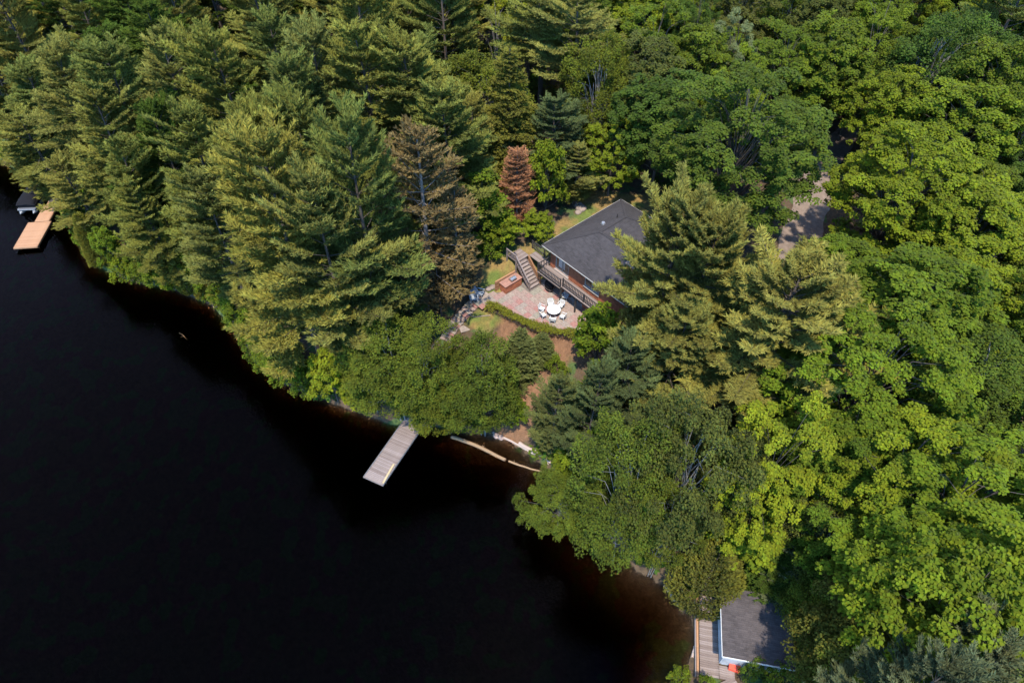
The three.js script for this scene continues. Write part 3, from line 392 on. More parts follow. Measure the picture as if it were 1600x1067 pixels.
// ---------- the brick house ----------
const brickTex = texture(256, (u, v) => { const c = Math.floor(v * 26), b = hash(Math.floor(u * 10 + (c % 2) * 0.5), c + 60), j = (v * 26) % 1 < 0.12 ? 0.25 : 0, a = 0.62 + 0.4 * b + 0.3 * (tnoise(u, v, 90, 4) - 0.5), w = 0.5 * (tfbm(u, v, 5, 3, 8) - 0.5); return [a + w + j * 0.3, a * 0.95 + w + j * 0.5, a * 0.9 + w + j * 0.6]; });
brickTex.repeat.set(0.5, 0.5);
const shingleTex = texture(512, (u, v) => { const c = Math.floor(v * 28), off = hash(c, 5), tab = Math.floor(u * 14 + off), line = (v * 28) % 1 < 0.14 ? -0.22 : 0, a = 0.72 + 0.26 * (hash(tab, c) - 0.5) + line + 0.55 * (tnoise(u, v, 256, 7) - 0.5) + 0.5 * (tfbm(u, v, 5, 4, 30) - 0.5); return [a, a * 0.985, a]; });
shingleTex.repeat.set(0.25, 0.25);
const M = {
  brick: std([0.36, 0.115, 0.05], 0.95, { map: brickTex }), shingle: std([0.046, 0.04, 0.04], 0.95, { map: shingleTex, bumpMap: shingleTex, bumpScale: 0.012 }), white: std([0.55, 0.52, 0.48], 0.6), trim: std([0.42, 0.38, 0.34], 0.7, { map: grain }),
  gutter: std([0.36, 0.33, 0.29], 0.6), dark: std([0.028, 0.024, 0.022], 0.7), greyWood: std([0.24, 0.18, 0.15], 0.9, { map: woodGrain }), greyWood2: std([0.2, 0.145, 0.12], 0.9, { map: woodGrain }), greyWood3: std([0.28, 0.215, 0.185], 0.9, { map: woodGrain }), orangeWood: std([0.3, 0.135, 0.055], 0.85, { map: woodGrain }), cedarWood: std([0.46, 0.24, 0.12], 0.8, { map: woodGrain }), cedarWood2: std([0.42, 0.21, 0.1], 0.8, { map: woodGrain }), paleWood: std([0.5, 0.38, 0.2], 0.8, { map: woodGrain }),
  steel: std([0.5, 0.5, 0.49], 0.35, { metalness: 0.8 }), plastic: std([0.5, 0.49, 0.46], 0.5), glass: new THREE.MeshPhysicalMaterial({ color: 0xffffff, roughness: 0.02, transmission: 1, thickness: 0, ior: 1.5 }), curtain: std([0.5, 0.5, 0.47], 1), gap: std([0.02, 0.018, 0.017], 1), stone: std([0.29, 0.22, 0.175], 0.95, { map: grain }), red: std([0.62, 0.07, 0.035], 0.55), canvas: new THREE.MeshPhysicalMaterial({ color: new THREE.Color().setRGB(0.009, 0.0085, 0.01), roughness: 0.95, specularIntensity: 0.25 }), metal: std([0.16, 0.16, 0.165], 0.5, { metalness: 0.4 }),
};
const frame = (x, y, z, turn) => { const g = new THREE.Group(); g.position.set(x, y, z); g.rotation.y = turn; return g; };
{
  const H = frame(HX, PAT, HZ, -TURN), W = 7.2, LB = 17.2, LA = 10.5, E = 4.55, RI = 6.35, wl = group('wall', H);
  // walls: each facade a slab with real window openings
  const facade = (name, len, y0, y1, holes, place, parent) => { const s = new THREE.Shape([new THREE.Vector2(0, y0), new THREE.Vector2(len, y0), new THREE.Vector2(len, y1), new THREE.Vector2(0, y1)]); for (const [x0, x1, a, b] of holes) s.holes.push(new THREE.Path([new THREE.Vector2(x0, a), new THREE.Vector2(x1, a), new THREE.Vector2(x1, b), new THREE.Vector2(x0, b)])); const g = new THREE.ExtrudeGeometry(s, { depth: 0.25, bevelEnabled: false }); place(g); return mesh(name, g, M.brick, parent); };
  const front = [[0.65, 2.4, 2.26, 4.2], [4.4, 6.2, 2.75, 4.2], [9.6, 11.4, 2.9, 4.25], [13, 14.6, 2.9, 4.25]], lower = [[2.9, 4.4, 0.05, 1.9], [6.6, 7.9, 0.7, 1.8]];
  facade('brick_facade', LB - 1.2, -0.6, E - 0.12, [...front, ...lower], (g) => g.translate(0.6, 0, -0.85), wl);
  facade('brick_facade', LA - 1.7, -0.6, E - 0.12, [[3, 4.6, 3.1, 4.2], [6.2, 7.4, 3.1, 4.2]], (g) => { g.rotateY(Math.PI / 2); g.translate(0.6, 0, -0.85); }, wl);
  facade('brick_facade', W - 1.2, -0.6, E - 0.12, [[2, 4, 2.9, 4.2]], (g) => g.translate(0.6, 0, -LA + 0.6), wl);
  facade('brick_facade', W - 1.7, -0.6, E - 0.12, [], (g) => { g.rotateY(Math.PI / 2); g.translate(LB - 0.85, 0, -0.85); }, wl);
  facade('brick_facade', LB - W, -0.6, E - 0.12, [[3, 5, 2.9, 4.2]], (g) => g.translate(W - 0.6, 0, -W + 0.6), wl);
  facade('brick_facade', LA - W, -0.6, E - 0.12, [], (g) => { g.rotateY(Math.PI / 2); g.translate(W - 0.85, 0, -W + 0.4); }, wl);
  mesh('floor_slab', box(LB - 1.8, 0.2, W - 1.8, LB / 2, 2.05, -W / 2), M.greyWood, wl); mesh('floor_slab', box(W - 1.8, 0.2, LA - W, W / 2, 2.05, -W - (LA - W) / 2 + 0.8), M.greyWood, wl);
  const win = (x0, x1, a, b, curtain) => {
    const g = group('window', H), t = 0.07, z = -0.68, fr = [box(x1 - x0, t, 0.1, (x0 + x1) / 2, a + t / 2, z), box(x1 - x0, t, 0.1, (x0 + x1) / 2, b - t / 2, z)];
    for (const x of [x0 + t / 2, (x0 + x1) / 2, x1 - t / 2]) fr.push(box(t, b - a - 2 * t - 0.004, 0.1, x, (a + b) / 2, z));
    mesh('frame', merge(fr), M.trim, g); for (const [p, q] of [[x0 + t, (x0 + x1) / 2 - t / 2], [(x0 + x1) / 2 + t / 2, x1 - t]]) mesh('pane', box(q - p, b - a - 2 * t, 0.012, (p + q) / 2, (a + b) / 2, z - 0.01), M.glass, g);
    mesh('sill', box(x1 - x0 + 0.12, 0.05, 0.12, (x0 + x1) / 2, a - 0.027, -0.55), M.trim, g);
    if (curtain) { const pts = []; const w = (x1 - x0) * 0.46; for (let k = 0; k <= 24; k++) pts.push(new THREE.Vector2(k / 24 * w, Math.sin(k * 1.3) * 0.03)); const s = new THREE.BufferGeometry(), P = [], I = []; pts.forEach((p, k) => { P.push(x0 + 0.06 + p.x, a + 0.05, -1.0 + p.y, x0 + 0.06 + p.x, b - 0.05, -1.0 + p.y); if (k) I.push(k * 2 - 2, k * 2, k * 2 - 1, k * 2, k * 2 + 1, k * 2 - 1); }); s.setAttribute('position', new THREE.Float32BufferAttribute(P, 3)); s.setIndex(I); s.computeVertexNormals(); mesh('curtain', s, M.curtain, g); }
  };
  front.forEach(([x0, x1, a, b], k) => win(x0 + 0.6, x1 + 0.6, a, b, k === 0)); lower.forEach(([x0, x1, a, b]) => win(x0 + 0.6, x1 + 0.6, a, b, false));
  // roof: an L of hipped wings that meet at the lake corner
  const roof = group('roof', H), V = { O: [0, E, 0], B1: [LB, E, 0], B2: [LB, E, -W], I: [W, E, -W], A1: [W, E, -LA], A2: [0, E, -LA], J: [W / 2, RI, -W / 2], RB: [LB - W / 2, RI, -W / 2], RA: [W / 2, RI, -LA + W / 2] };
  const slope = (keys) => {
    const p = keys.map((k) => new THREE.Vector3(...V[k])), e = p[1].clone().sub(p[0]).normalize(), n = e.clone().cross(p[2].clone().sub(p[0])).normalize(), up = n.clone().cross(e), pos = [], uv = [], idx = [];
    for (const q of [0, -0.06]) p.forEach((v) => { const w = v.clone().addScaledVector(n, q + 0.03), d = v.clone().sub(p[0]); pos.push(w.x, w.y, w.z); uv.push(d.dot(e), d.dot(up)); });
    const m = p.length; for (let k = 1; k < m - 1; k++) { idx.push(0, k, k + 1, m, m + k + 1, m + k); } for (let k = 0; k < m; k++) { const l = (k + 1) % m; idx.push(k, m + k, l, l, m + k, m + l); }
    let g = new THREE.BufferGeometry(); g.setAttribute('position', new THREE.Float32BufferAttribute(pos, 3)); g.setAttribute('uv', new THREE.Float32BufferAttribute(uv, 2)); g.setIndex(idx); g = g.toNonIndexed(); g.computeVertexNormals(); mesh('roof_slope', g, M.shingle, roof);
  };
  for (const k of [['O', 'B1', 'RB', 'J'], ['A2', 'O', 'J', 'RA'], ['B1', 'B2', 'RB'], ['B2', 'I', 'J', 'RB'], ['I', 'A1', 'RA', 'J'], ['A1', 'A2', 'RA']]) slope(k);
  const lift = (v, d) => [v[0], v[1] + d, v[2]]; for (const [a, b] of [['O', 'J'], ['J', 'RB'], ['J', 'RA'], ['RB', 'B1'], ['RB', 'B2'], ['RA', 'A2'], ['RA', 'A1']]) mesh('ridge_cap', beam(lift(V[a], 0.045), lift(V[b], 0.05), 0.2, 0.03), M.shingle, roof);
  const edge = [['O', 'B1'], ['B1', 'B2'], ['B2', 'I'], ['I', 'A1'], ['A1', 'A2'], ['A2', 'O']]; for (const [a, b] of edge) { mesh('gutter', beam(lift(V[a], -0.02), lift(V[b], -0.02), 0.09, 0.08), M.gutter, roof); }
  const so = new THREE.Shape([[0.07, 0.07], [LB - 0.07, 0.07], [LB - 0.07, W - 0.07], [W - 0.07, W - 0.07], [W - 0.07, LA - 0.07], [0.07, LA - 0.07]].map((p) => new THREE.Vector2(...p))), sg = new THREE.ExtrudeGeometry(so, { depth: 0.03, bevelEnabled: false }); sg.rotateX(-Math.PI / 2); sg.scale(1, 1, 1); sg.translate(0, E - 0.12, 0); mesh('soffit', sg, M.trim, roof);
  const vent = (x, z, name, g, m) => { const q = mesh(name, g, m, roof), y = E + Math.min(x, -z) / (W / 2) * (RI - E); q.position.set(x, y, z); return q; };
  vent(2.68, -5.0, 'roof_vent', merge([box(0.34, 0.16, 0.34, 0, 0.1, 0, 0.03), new THREE.CylinderGeometry(0.16, 0.2, 0.12, 12).translate(0, 0.22, 0)]), M.steel); vent(2.9, -6.6, 'vent_pipe', new THREE.CylinderGeometry(0.06, 0.06, 0.5, 10).translate(0, 0.2, 0), M.dark);
  const ch = group('chimney', roof); mesh('stack', box(0.9, 1.9, 0.65, 8.86, 6.1, -1.9), M.brick, ch); mesh('cap', box(1.02, 0.1, 0.77, 8.86, 7.1, -1.9), M.stone, ch);
  // balcony: boards, rim beams, posts and a rail of upright balusters; the second bay is set back a little
  const bal = group('balcony', H), F = 2.2, bays = [[0.4, 3.45, 0.8], [3.45, 8.7, 0.55]];
  for (const [x0, x1, out] of bays) {
    const n = Math.round((out + 0.56) / 0.145); for (let k = 0; k < n; k++) mesh('deck_board', box(x1 - x0 - 0.01, 0.03, 0.138, (x0 + x1) / 2, F - 0.015, -0.52 + 0.072 + k * 0.145, 0.006), [M.greyWood, M.greyWood2, M.greyWood3][(k * 7 + 1) % 3], bal);
    mesh('rim_beam', box(x1 - x0, 0.22, 0.05, (x0 + x1) / 2, F - 0.145, out + 0.03), M.dark, bal); mesh('rim_beam', box(x1 - x0, 0.05, 0.06, (x0 + x1) / 2, F - 0.02, out + 0.09), M.greyWood, bal);
    for (let x = x0 + 0.3; x < x1; x += 0.8) mesh('joist', box(0.05, 0.18, out + 0.5, x, F - 0.13, out / 2 - 0.26), M.dark, bal);
    mesh('hand_rail', box(x1 - x0, 0.05, 0.1, (x0 + x1) / 2, F + 0.92, out, 0.01), M.dark, bal); mesh('bottom_rail', box(x1 - x0, 0.05, 0.05, (x0 + x1) / 2, F + 0.14, out), M.dark, bal);
    for (let x = x0 + 0.1; x < x1 - 0.03; x += 0.19) mesh('baluster', box(0.05, 0.74, 0.04, x, F + 0.53, out), M.dark, bal);
    for (const x of [x0 + 0.02, x1 - 0.06]) mesh('rail_post', box(0.1, 1.08, 0.1, x, F + 0.5, out), M.dark, bal);
  }
  mesh('rail_post', box(0.1, 1.0, 0.1, 6.1, F + 0.48, 0.552), M.dark, bal);
  for (const z of [-0.5, -0.2, 0.1, 0.4, 0.66]) mesh('baluster', box(0.04, 0.74, 0.05, 0.46, F + 0.53, z), M.dark, bal); mesh('hand_rail', box(0.1, 0.05, 1.3, 0.46, F + 0.921, 0.1), M.dark, bal);
  for (const [x, z] of [[3.35, 0.62], [5.05, 0.4], [8.5, 0.4]]) mesh('post', box(0.13, F - 0.25, 0.13, x, (F - 0.25) / 2, z), M.dark, bal);
  top(H, 'brick_house', 'red brick house with dark hipped shingle roof and balcony above the patio', 'house');
}
// ---------- stairs from the patio to the upper lawn ----------
{
  const S = frame(HX, PAT, HZ, -TURN), n = 9, rise = 2.2 / n, run = 0.245;
  for (let k = 0; k < n - 1; k++) { mesh('tread', box(run + 0.05, 0.05, 1.15, 0.2 - k * run - run / 2, (k + 1) * rise - 0.025, 0.94, 0.01), [M.greyWood3, M.greyWood, M.stone][k % 3], S); mesh('riser', box(0.03, rise - 0.05, 1.12, 0.2 - k * run - 0.02, k * rise + rise / 2 - 0.025, 0.94), M.greyWood2, S); }
  const xt = 0.2 - (n - 1) * run; mesh('riser', box(0.03, rise, 1.12, xt - 0.02, 2.2 - rise / 2 - 0.03, 0.94), M.greyWood2, S);
  for (let k = 0; k < 9; k++) mesh('landing_board', box(0.14, 0.04, 1.6, xt - 0.075 - k * 0.145, 2.18, 0.75, 0.008), [M.greyWood3, M.greyWood, M.greyWood2][k % 3], S);
  for (let k = 0; k < 6; k++) mesh('walkway_board', box(2.15, 0.04, 0.14, xt + 1.08, 2.18, -0.12 - k * 0.146, 0.008), [M.greyWood, M.greyWood3, M.greyWood2][k % 3], S);
  for (const z of [0.345, 1.535]) mesh('stringer', beam([0.2, 0.02, z], [xt, 2.02, z], 0.05, 0.26), M.greyWood2, S);
  { const sh = new THREE.Shape([[0.15, 0], [0.15, 0.95], [-0.25, 1.25], [-1.5, 2.5], [-1.5, 0]].map((p) => new THREE.Vector2(...p))), g = new THREE.ExtrudeGeometry(sh, { depth: 0.07, bevelEnabled: false }); g.translate(0, 0, 0.24); mesh('side_panel', g, M.orangeWood, S); mesh('panel_cap', beam([-0.25, 1.27, 0.275], [-1.5, 2.52, 0.275], 0.14, 0.05), M.orangeWood, S); mesh('panel_post', box(0.12, 1.2, 0.12, 0.2, 0.6, 0.275), M.orangeWood, S); }
  mesh('hand_rail', beam([0.15, 0.95, 1.6], [xt, 3.05, 1.6], 0.11, 0.05), M.greyWood3, S); mesh('bottom_rail', beam([0.15, 0.2, 1.6], [xt, 2.3, 1.6], 0.05, 0.06), M.greyWood, S);
  for (let k = 0; k <= 11; k++) { const t = k / 11, x = lerp(0.12, xt, t), y = lerp(0.2, 2.3, t); mesh('baluster', box(0.04, 0.72, 0.04, x, y + 0.37, 1.6), M.greyWood2, S); }
  const xl = xt - 1.3; mesh('hand_rail', beam([xt, 3.07, 1.6], [xl, 3.07, 1.6], 0.11, 0.05), M.greyWood3, S); mesh('bottom_rail', beam([xt, 2.32, 1.6], [xl, 2.32, 1.6], 0.05, 0.05), M.greyWood, S);
  for (let k = 0; k <= 8; k++) mesh('baluster', box(0.04, 0.7, 0.04, lerp(xt, xl, k / 8), 2.69, 1.6), M.greyWood2, S);
  for (const [x, y0, y1] of [[0.17, 0, 1.05], [xt, 0.6, 3.12], [xl, 1.4, 3.12]]) mesh('rail_post', box(0.1, y1 - y0, 0.1, x, (y0 + y1) / 2, 1.602), M.greyWood, S);
  mesh('hand_rail', beam([xt - 0.6, 3.05, -1.02], [0.3, 3.05, -1.02], 0.09, 0.05), M.dark, S); mesh('bottom_rail', beam([xt - 0.6, 2.32, -1.02], [0.3, 2.32, -1.02], 0.05, 0.05), M.dark, S);
  for (let k = 0; k <= 13; k++) mesh('baluster', box(0.04, 0.7, 0.04, lerp(xt - 0.55, 0.26, k / 13), 2.68, -1.02), M.greyWood2, S);
  for (const x of [xt - 0.6, -0.7, 0.3]) mesh('rail_post', box(0.1, 1.2, 0.1, x, 2.5, -1.02), M.dark, S);
  top(S, 'wooden_staircase', 'weathered wooden staircase with slatted rail from patio to upper lawn', 'staircase');
}
// ---------- patio, steps, hedge and what stands there ----------
{
  const P = frame(HX, PAT, HZ, -TURN), R = rng(31), poly = PATIO.map(([x, z]) => [(x - HX) * UC + (z - HZ) * US, -(x - HX) * US + (z - HZ) * UC]);
  const s = new THREE.Shape(poly.map(([x, z]) => new THREE.Vector2(x, -z))), g = new THREE.ExtrudeGeometry(s, { depth: 0.1, bevelEnabled: false }); g.rotateX(-Math.PI / 2); g.translate(0, -0.125, 0); mesh('bedding', g, std([0.18, 0.145, 0.115], 1, { map: grain }), P);
  const tones = [[0.34, 0.165, 0.135], [0.32, 0.225, 0.18], [0.33, 0.255, 0.2], [0.27, 0.235, 0.175], [0.335, 0.205, 0.17], [0.305, 0.24, 0.195]].map((c) => std(c, 0.95, { map: grain })), geos = [0, 1, 2].map((k) => new RoundedBoxGeometry(0.588, 0.05, 0.588, 1, 0.008).rotateX((k - 1) * 0.006));
  for (let i = -6; i < 16; i++) for (let j = -2; j < 12; j++) {
    const x = i * 0.6 + 0.1, z = j * 0.6 - 0.3; if (!inside(poly, x, z) || (x < -0.55 && z < 3.85) || (x < 0.3 && z < 1.75 && z > -0.2)) continue;
    const q = R(), m = mesh('paver', geos[Math.floor(R() * 3)], tones[q < 0.17 ? 0 : q < 0.36 ? 4 : q < 0.58 ? 1 : q < 0.74 ? 2 : q < 0.88 ? 5 : 3], P); m.position.set(x, -0.003 + R() * 0.008, z); m.rotation.y = (R() - 0.5) * 0.012;
  }
  top(P, 'patio', 'pink and buff checkered stone patio below the balcony', 'patio', null, 'structure');
  const path = new THREE.Group(), pts = STEPS; let k = 0; path.position.set(...[pts[0][0], 0, pts[0][1]]);
  for (let a = 0; a < pts.length - 1; a++) for (let e = 0; e < 3; e++) {
    const t = (e + 0.5) / 3, x = lerp(pts[a][0], pts[a + 1][0], t), z = lerp(pts[a][1], pts[a + 1][1], t), y = lerp(pts[a][2], pts[a + 1][2], t), d = Math.atan2(pts[a + 1][0] - pts[a][0], pts[a + 1][1] - pts[a][1]);
    for (const sd of [-1, 1]) { const m = mesh('step_slab', box(0.6, 0.14, 0.5, 0, 0, 0, 0.02), tones[(k++ * 5 + 1) % 3 + (sd > 0 ? 0 : 1)], path); m.position.set(x - pts[0][0] + sd * 0.31 * Math.cos(d), y, z - pts[0][1] - sd * 0.31 * Math.sin(d)); m.rotation.y = d + (R() - 0.5) * 0.06; }
  }
  const lm = mesh('step_slab', box(1.1, 0.1, 0.8, 0, 0, 0, 0.03), tones[5], path); { const [x, z] = un(727, 513, 3.9); lm.position.set(x - pts[0][0], Math.max(ground(x, z) + 0.02, 3.7), z - pts[0][1]); lm.rotation.y = 0.4; }
  top(path, 'stone_steps', 'curving flight of pinkish stone steps descending from the patio', 'steps', null, 'structure');
}
{
  const R = rng(41), line = [[-0.75, 6.15], [0.3, 5.55], [1.6, 5.3], [3.1, 4.85], [4.3, 4.4], [5.8, 3.6], [7.5, 2.3], [8.3, 1.6]], L = new Leaves(), wood = [], Hg = frame(HX, 0, HZ, -TURN);
  for (let a = 0; a < line.length - 1; a++) {
    const [x0, z0] = line[a], [x1, z1] = line[a + 1], len = Math.hypot(x1 - x0, z1 - z0), nx = -(z1 - z0) / len, nz = (x1 - x0) / len;
    for (let k = 0; k < len * 620; k++) {
      const t = R(), side = (R() - 0.5) * 2, w = 0.32 + 0.3 * vnoise(t * len * 1.6 + a * 9, 1), x = lerp(x0, x1, t) + nx * side * w, z = lerp(z0, z1, t) + nz * side * w, topY = 0.6 + 0.36 * vnoise(x * 1.9, z * 1.9) - 0.2 * side * side, y = side > 0.25 ? topY * (0.62 + 0.38 * R()) : topY * (0.35 + 0.65 * Math.sqrt(R())); if (side > 0.55 && R() < 0.6) continue;
      const n = unit((R() - 0.5) * 1.3 + nx * side * 0.5, 0.9, (R() - 0.5) * 1.3 + nz * side * 0.5), d = perp(n, R), g = 0.7 + 0.6 * R(); L.quad(x, PAT - 0.1 + y, z, ...n, ...d, 0.11 + 0.05 * R(), 0.08, [g * (0.85 + 0.3 * R()), g, g * 0.9]);
    }
    for (let k = 0; k < len * 60; k++) { const t = R(), x = lerp(x0, x1, t), z = lerp(z0, z1, t), o = 0.15 + 0.6 * R(), [wx, wz] = loc(x, z), by = Math.min(PAT - 0.15, ground(wx, wz)); wood.push(limb([[x + nx * 0.1, by, z + nz * 0.1], [x + nx * o * 0.7, PAT + 0.15, z + nz * o * 0.7], [x + nx * o, PAT + 0.3 + 0.35 * R(), z + nz * o + (R() - 0.5) * 0.3]], 0.013, 0.006, 3)); }
  }
  mesh('foliage', L.geometry(), leafMat([0.13, 0.13, 0.012], 0.3), Hg); mesh('twigs', mergeGeometries(wood), std([0.17, 0.125, 0.09], 1), Hg);
  top(Hg, 'hedge', 'low clipped olive green hedge with twiggy brown lake side edging the patio', 'hedge');
}
{
  const C = frame(HX, PAT, HZ, -TURN); mesh('brick_base', box(0.82, 0.98, 2.0, -1.32, 0.37, 2.62), M.brick, C); mesh('countertop', box(0.94, 0.07, 2.14, -1.32, 0.9, 2.62, 0.015), std([0.38, 0.19, 0.135], 0.8, { map: grain }), C);
  top(C, 'barbecue_counter', 'brick outdoor counter with pink stone top beside the staircase', 'counter');
  const G = frame(...((p) => [p[0], PAT + 0.937, p[1]])(loc(-1.25, 2.45)), -TURN), lid = new THREE.CylinderGeometry(0.24, 0.24, 0.62, 14, 1, false, 0, Math.PI).rotateX(Math.PI / 2).rotateZ(Math.PI / 2); lid.scale(1, 0.85, 1); lid.translate(0, 0.1, 0);
  mesh('firebox', box(0.5, 0.1, 0.64, 0, 0.05, 0, 0.01), M.dark, G); mesh('lid', lid, M.steel, G); mesh('handle', bar([0.27, 0.16, -0.22], [0.27, 0.16, 0.22], 0.014), M.dark, G); top(G, 'grill', 'steel lidded grill set on the brick counter', 'grill');
  const wpts = [[-1.95, 4.0], [-1.9, 1.5]].map((p) => loc(...p)), T = new THREE.Group(); T.position.set(wpts[0][0], PAT - 0.3, wpts[0][1]); for (let k = 0; k < 7; k++) mesh('timber', beam([0, 0.1 + k * 0.2, 0], [wpts[1][0] - wpts[0][0], 0.1 + k * 0.2, wpts[1][1] - wpts[0][1]], 0.14 + 0.01 * (k % 2), 0.19), k % 2 ? M.orangeWood : M.cedarWood2, T); top(T, 'retaining_wall', 'orange timber retaining wall behind the brick counter', 'wall');
}
const rock = (seed, r) => { const g = new THREE.IcosahedronGeometry(r, 2), p = g.attributes.position, v = new THREE.Vector3(); for (let k = 0; k < p.count; k++) { v.fromBufferAttribute(p, k); const n = fbm(v.x / r * 1.3 + seed * 7, v.z / r * 1.3 + v.y / r + seed * 3, 3); v.multiplyScalar(0.72 + 0.6 * n); v.y *= 0.65; p.setXYZ(k, v.x, v.y, v.z); } g.computeVertexNormals(); return g; };
for (const [k, px, py, r, h, label] of [[0, 763, 451, 0.32, 5.2, 'pale stone beside the grey wooden chairs'], [1, 769, 449.5, 0.28, 5.2, 'pale stone second along from the grey wooden chairs'], [2, 775, 449, 0.3, 5.2, 'pale stone between the others and the brick counter'], [3, 781, 447, 0.24, 5.2, 'small stone against the brick counter corner'], [4, 908, 326, 0.55, 7.4, 'largest pale boulder at the shaded edge of the lawn'], [5, 902, 319, 0.5, 7.4, 'grey boulder furthest under the blue green pine'], [6, 904, 332, 0.35, 7.4, 'small pale boulder beside the largest lawn boulder'], [7, 638, 660, 0.35, 0.1, 'pale shore stone beside the grey dock'], [8, 775, 681, 0.3, 0.1, 'pinkish shore stone at the log ends'], [9, 783, 684, 0.26, 0.1, 'small shore stone touching the white log']]) { const [x, z] = un(px, py, h), m = mesh('boulder', rock(k, r), k > 6 ? std([0.42, 0.3, 0.25], 1, { map: grain }) : M.stone); m.position.set(x, Math.max(ground(x, z), 0) + r * 0.22, z); m.rotation.y = k; top(m, 'boulder', label, 'rock'); }
// white patio table and six chairs
{
  const [tx, tz] = loc(4.02, 2.1), T = frame(tx, PAT + 0.024, tz, 0.3); mesh('tabletop', new THREE.LatheGeometry([[0, 0.7], [0.6, 0.7], [0.63, 0.685], [0.645, 0.7], [0.645, 0.725], [0.62, 0.735], [0, 0.735]].map((p) => new THREE.Vector2(...p)), 40), M.plastic, T); for (let k = 0; k < 4; k++) { const a = k * Math.PI / 2, c = Math.cos(a), s = Math.sin(a); mesh('leg', merge([bar([c * 0.46, 0, s * 0.46], [c * 0.36, 0.7, s * 0.36], 0.03, 0.04, 8)]), M.plastic, T); }
  top(T, 'round_table', 'round white plastic patio table ringed by white chairs', 'table');
  const chair = () => {
    const c = new THREE.Group(); mesh('seat', box(0.46, 0.035, 0.44, 0, 0.42, 0.02, 0.015), M.plastic, c);
    const back = []; for (let k = -2; k <= 2; k++) back.push(beam([k * 0.085, 0.44, -0.21], [k * 0.09, 0.78, -0.29], 0.05, 0.02)); back.push(beam([-0.24, 0.8, -0.295], [0.24, 0.8, -0.295], 0.03, 0.09), beam([-0.235, 0.42, -0.2], [-0.25, 0.82, -0.295], 0.05, 0.035), beam([0.235, 0.42, -0.2], [0.25, 0.82, -0.295], 0.05, 0.035)); mesh('backrest', merge(back), M.plastic, c);
    for (const s of [-1, 1]) { mesh('armrest', merge([box(0.055, 0.025, 0.46, s * 0.265, 0.645, -0.02, 0.008), bar([s * 0.265, 0.42, 0.2], [s * 0.265, 0.64, 0.19], 0.02)]), M.plastic, c); mesh('leg', bar([s * 0.26, 0, 0.24], [s * 0.22, 0.42, 0.2], 0.02, 0.026), M.plastic, c); mesh('leg', bar([s * 0.26, 0, -0.27], [s * 0.22, 0.42, -0.19], 0.02, 0.026), M.plastic, c); }
    return c;
  };
  const c0 = chair(), spots = [[3.12, 1.62], [3.86, 1.0], [3.02, 2.62], [3.72, 3.12], [4.72, 2.85], [5.02, 1.9]]; spots.forEach((p, k) => { const c = k ? c0.clone() : c0, [x, z] = loc(...p); c.position.set(x, PAT + 0.026, z); c.rotation.y = Math.atan2(tx - x, tz - z) + (k % 2 ? 0.12 : -0.1); top(c, 'plastic_chair', 'white plastic armchair drawn up to the round patio table', 'chair', 'chairs round the patio table'); });
  const e = c0.clone(), [ex, ez] = loc(3.3, -0.1); e.position.set(ex, PAT + 0.026, ez); e.rotation.y = -0.5; top(e, 'plastic_chair', 'lone white plastic armchair in the shade under the balcony', 'chair');
}
{ // slatted lounge chairs at the path end of the patio
  const lounge = () => { const c = new THREE.Group(), m = std([0.4, 0.42, 0.43], 0.8, { map: woodGrain }); for (let k = 0; k < 5; k++) mesh('seat_slat', beam([-0.26, 0.36 - k * 0.035, 0.28 - k * 0.13], [0.26, 0.36 - k * 0.035, 0.28 - k * 0.13], 0.1, 0.02), m, c); for (let k = -2; k <= 2; k++) mesh('back_slat', beam([k * 0.105, 0.2, -0.26], [k * 0.13, 0.92 - Math.abs(k) * 0.05, -0.6], 0.09, 0.02), m, c); for (const s of [-1, 1]) { mesh('armrest', box(0.13, 0.025, 0.72, s * 0.36, 0.54, -0.02), m, c); mesh('leg', box(0.09, 0.53, 0.03, s * 0.32, 0.265, 0.28), m, c); mesh('leg', beam([s * 0.32, 0.02, -0.66], [s * 0.32, 0.36, 0.27], 0.03, 0.1), m, c); } return c; };
  const a = lounge(), b = a.clone(); [[a, -2.35, 5.55, 2.1, 'grey slatted lounge chair turned towards the lake by the steps'], [b, -2.2, 6.4, 1.0, 'grey slatted lounge chair at the top of the stone steps']].forEach(([c, x, z, t, l]) => { const [wx, wz] = loc(x, z); c.position.set(wx, PAT + 0.02, wz); c.rotation.y = t - TURN; top(c, 'lounge_chair', l, 'chair'); });
  const g = frame(...((p) => [p[0], PAT + 0.026, p[1]])(loc(1.35, 0.15)), -TURN), cg = new THREE.LatheGeometry([[0.34, 0], [0.36, 0.35], [0.4, 0.75], [0.33, 0.98], [0.12, 1.1], [0, 1.12]].map((p) => new THREE.Vector2(...p)), 14); cg.scale(1.35, 1, 0.85); mesh('cover', cg, M.canvas, g); mesh('skirt_rope', new THREE.TorusGeometry(0.38, 0.02, 5, 18).rotateX(Math.PI / 2).scale(1.35, 1, 0.85).translate(0, 0.3, 0), M.greyWood2, g); top(g, 'covered_barbecue', 'black covered barbecue under the balcony beside the stairs', 'barbecue');
  const [bx, bz] = un(750, 491, 4.9), pts = [[733, 489, 4.7], [742, 491.5, 4.8], [752, 491.5, 4.9], [766, 490.5, 5.0]].map(([x, y, h]) => { const [a2, c2] = un(x, y, h); return new THREE.Vector3(a2, ground(a2, c2) + 0.05, c2); }); const tg = new THREE.TubeGeometry(new THREE.CatmullRomCurve3(pts), 20, 0.055, 6); top(mesh('garden_edging', tg, M.stone), 'garden_edging', 'thin pale curved stone edging between the steps and the hedge', 'edging');
}
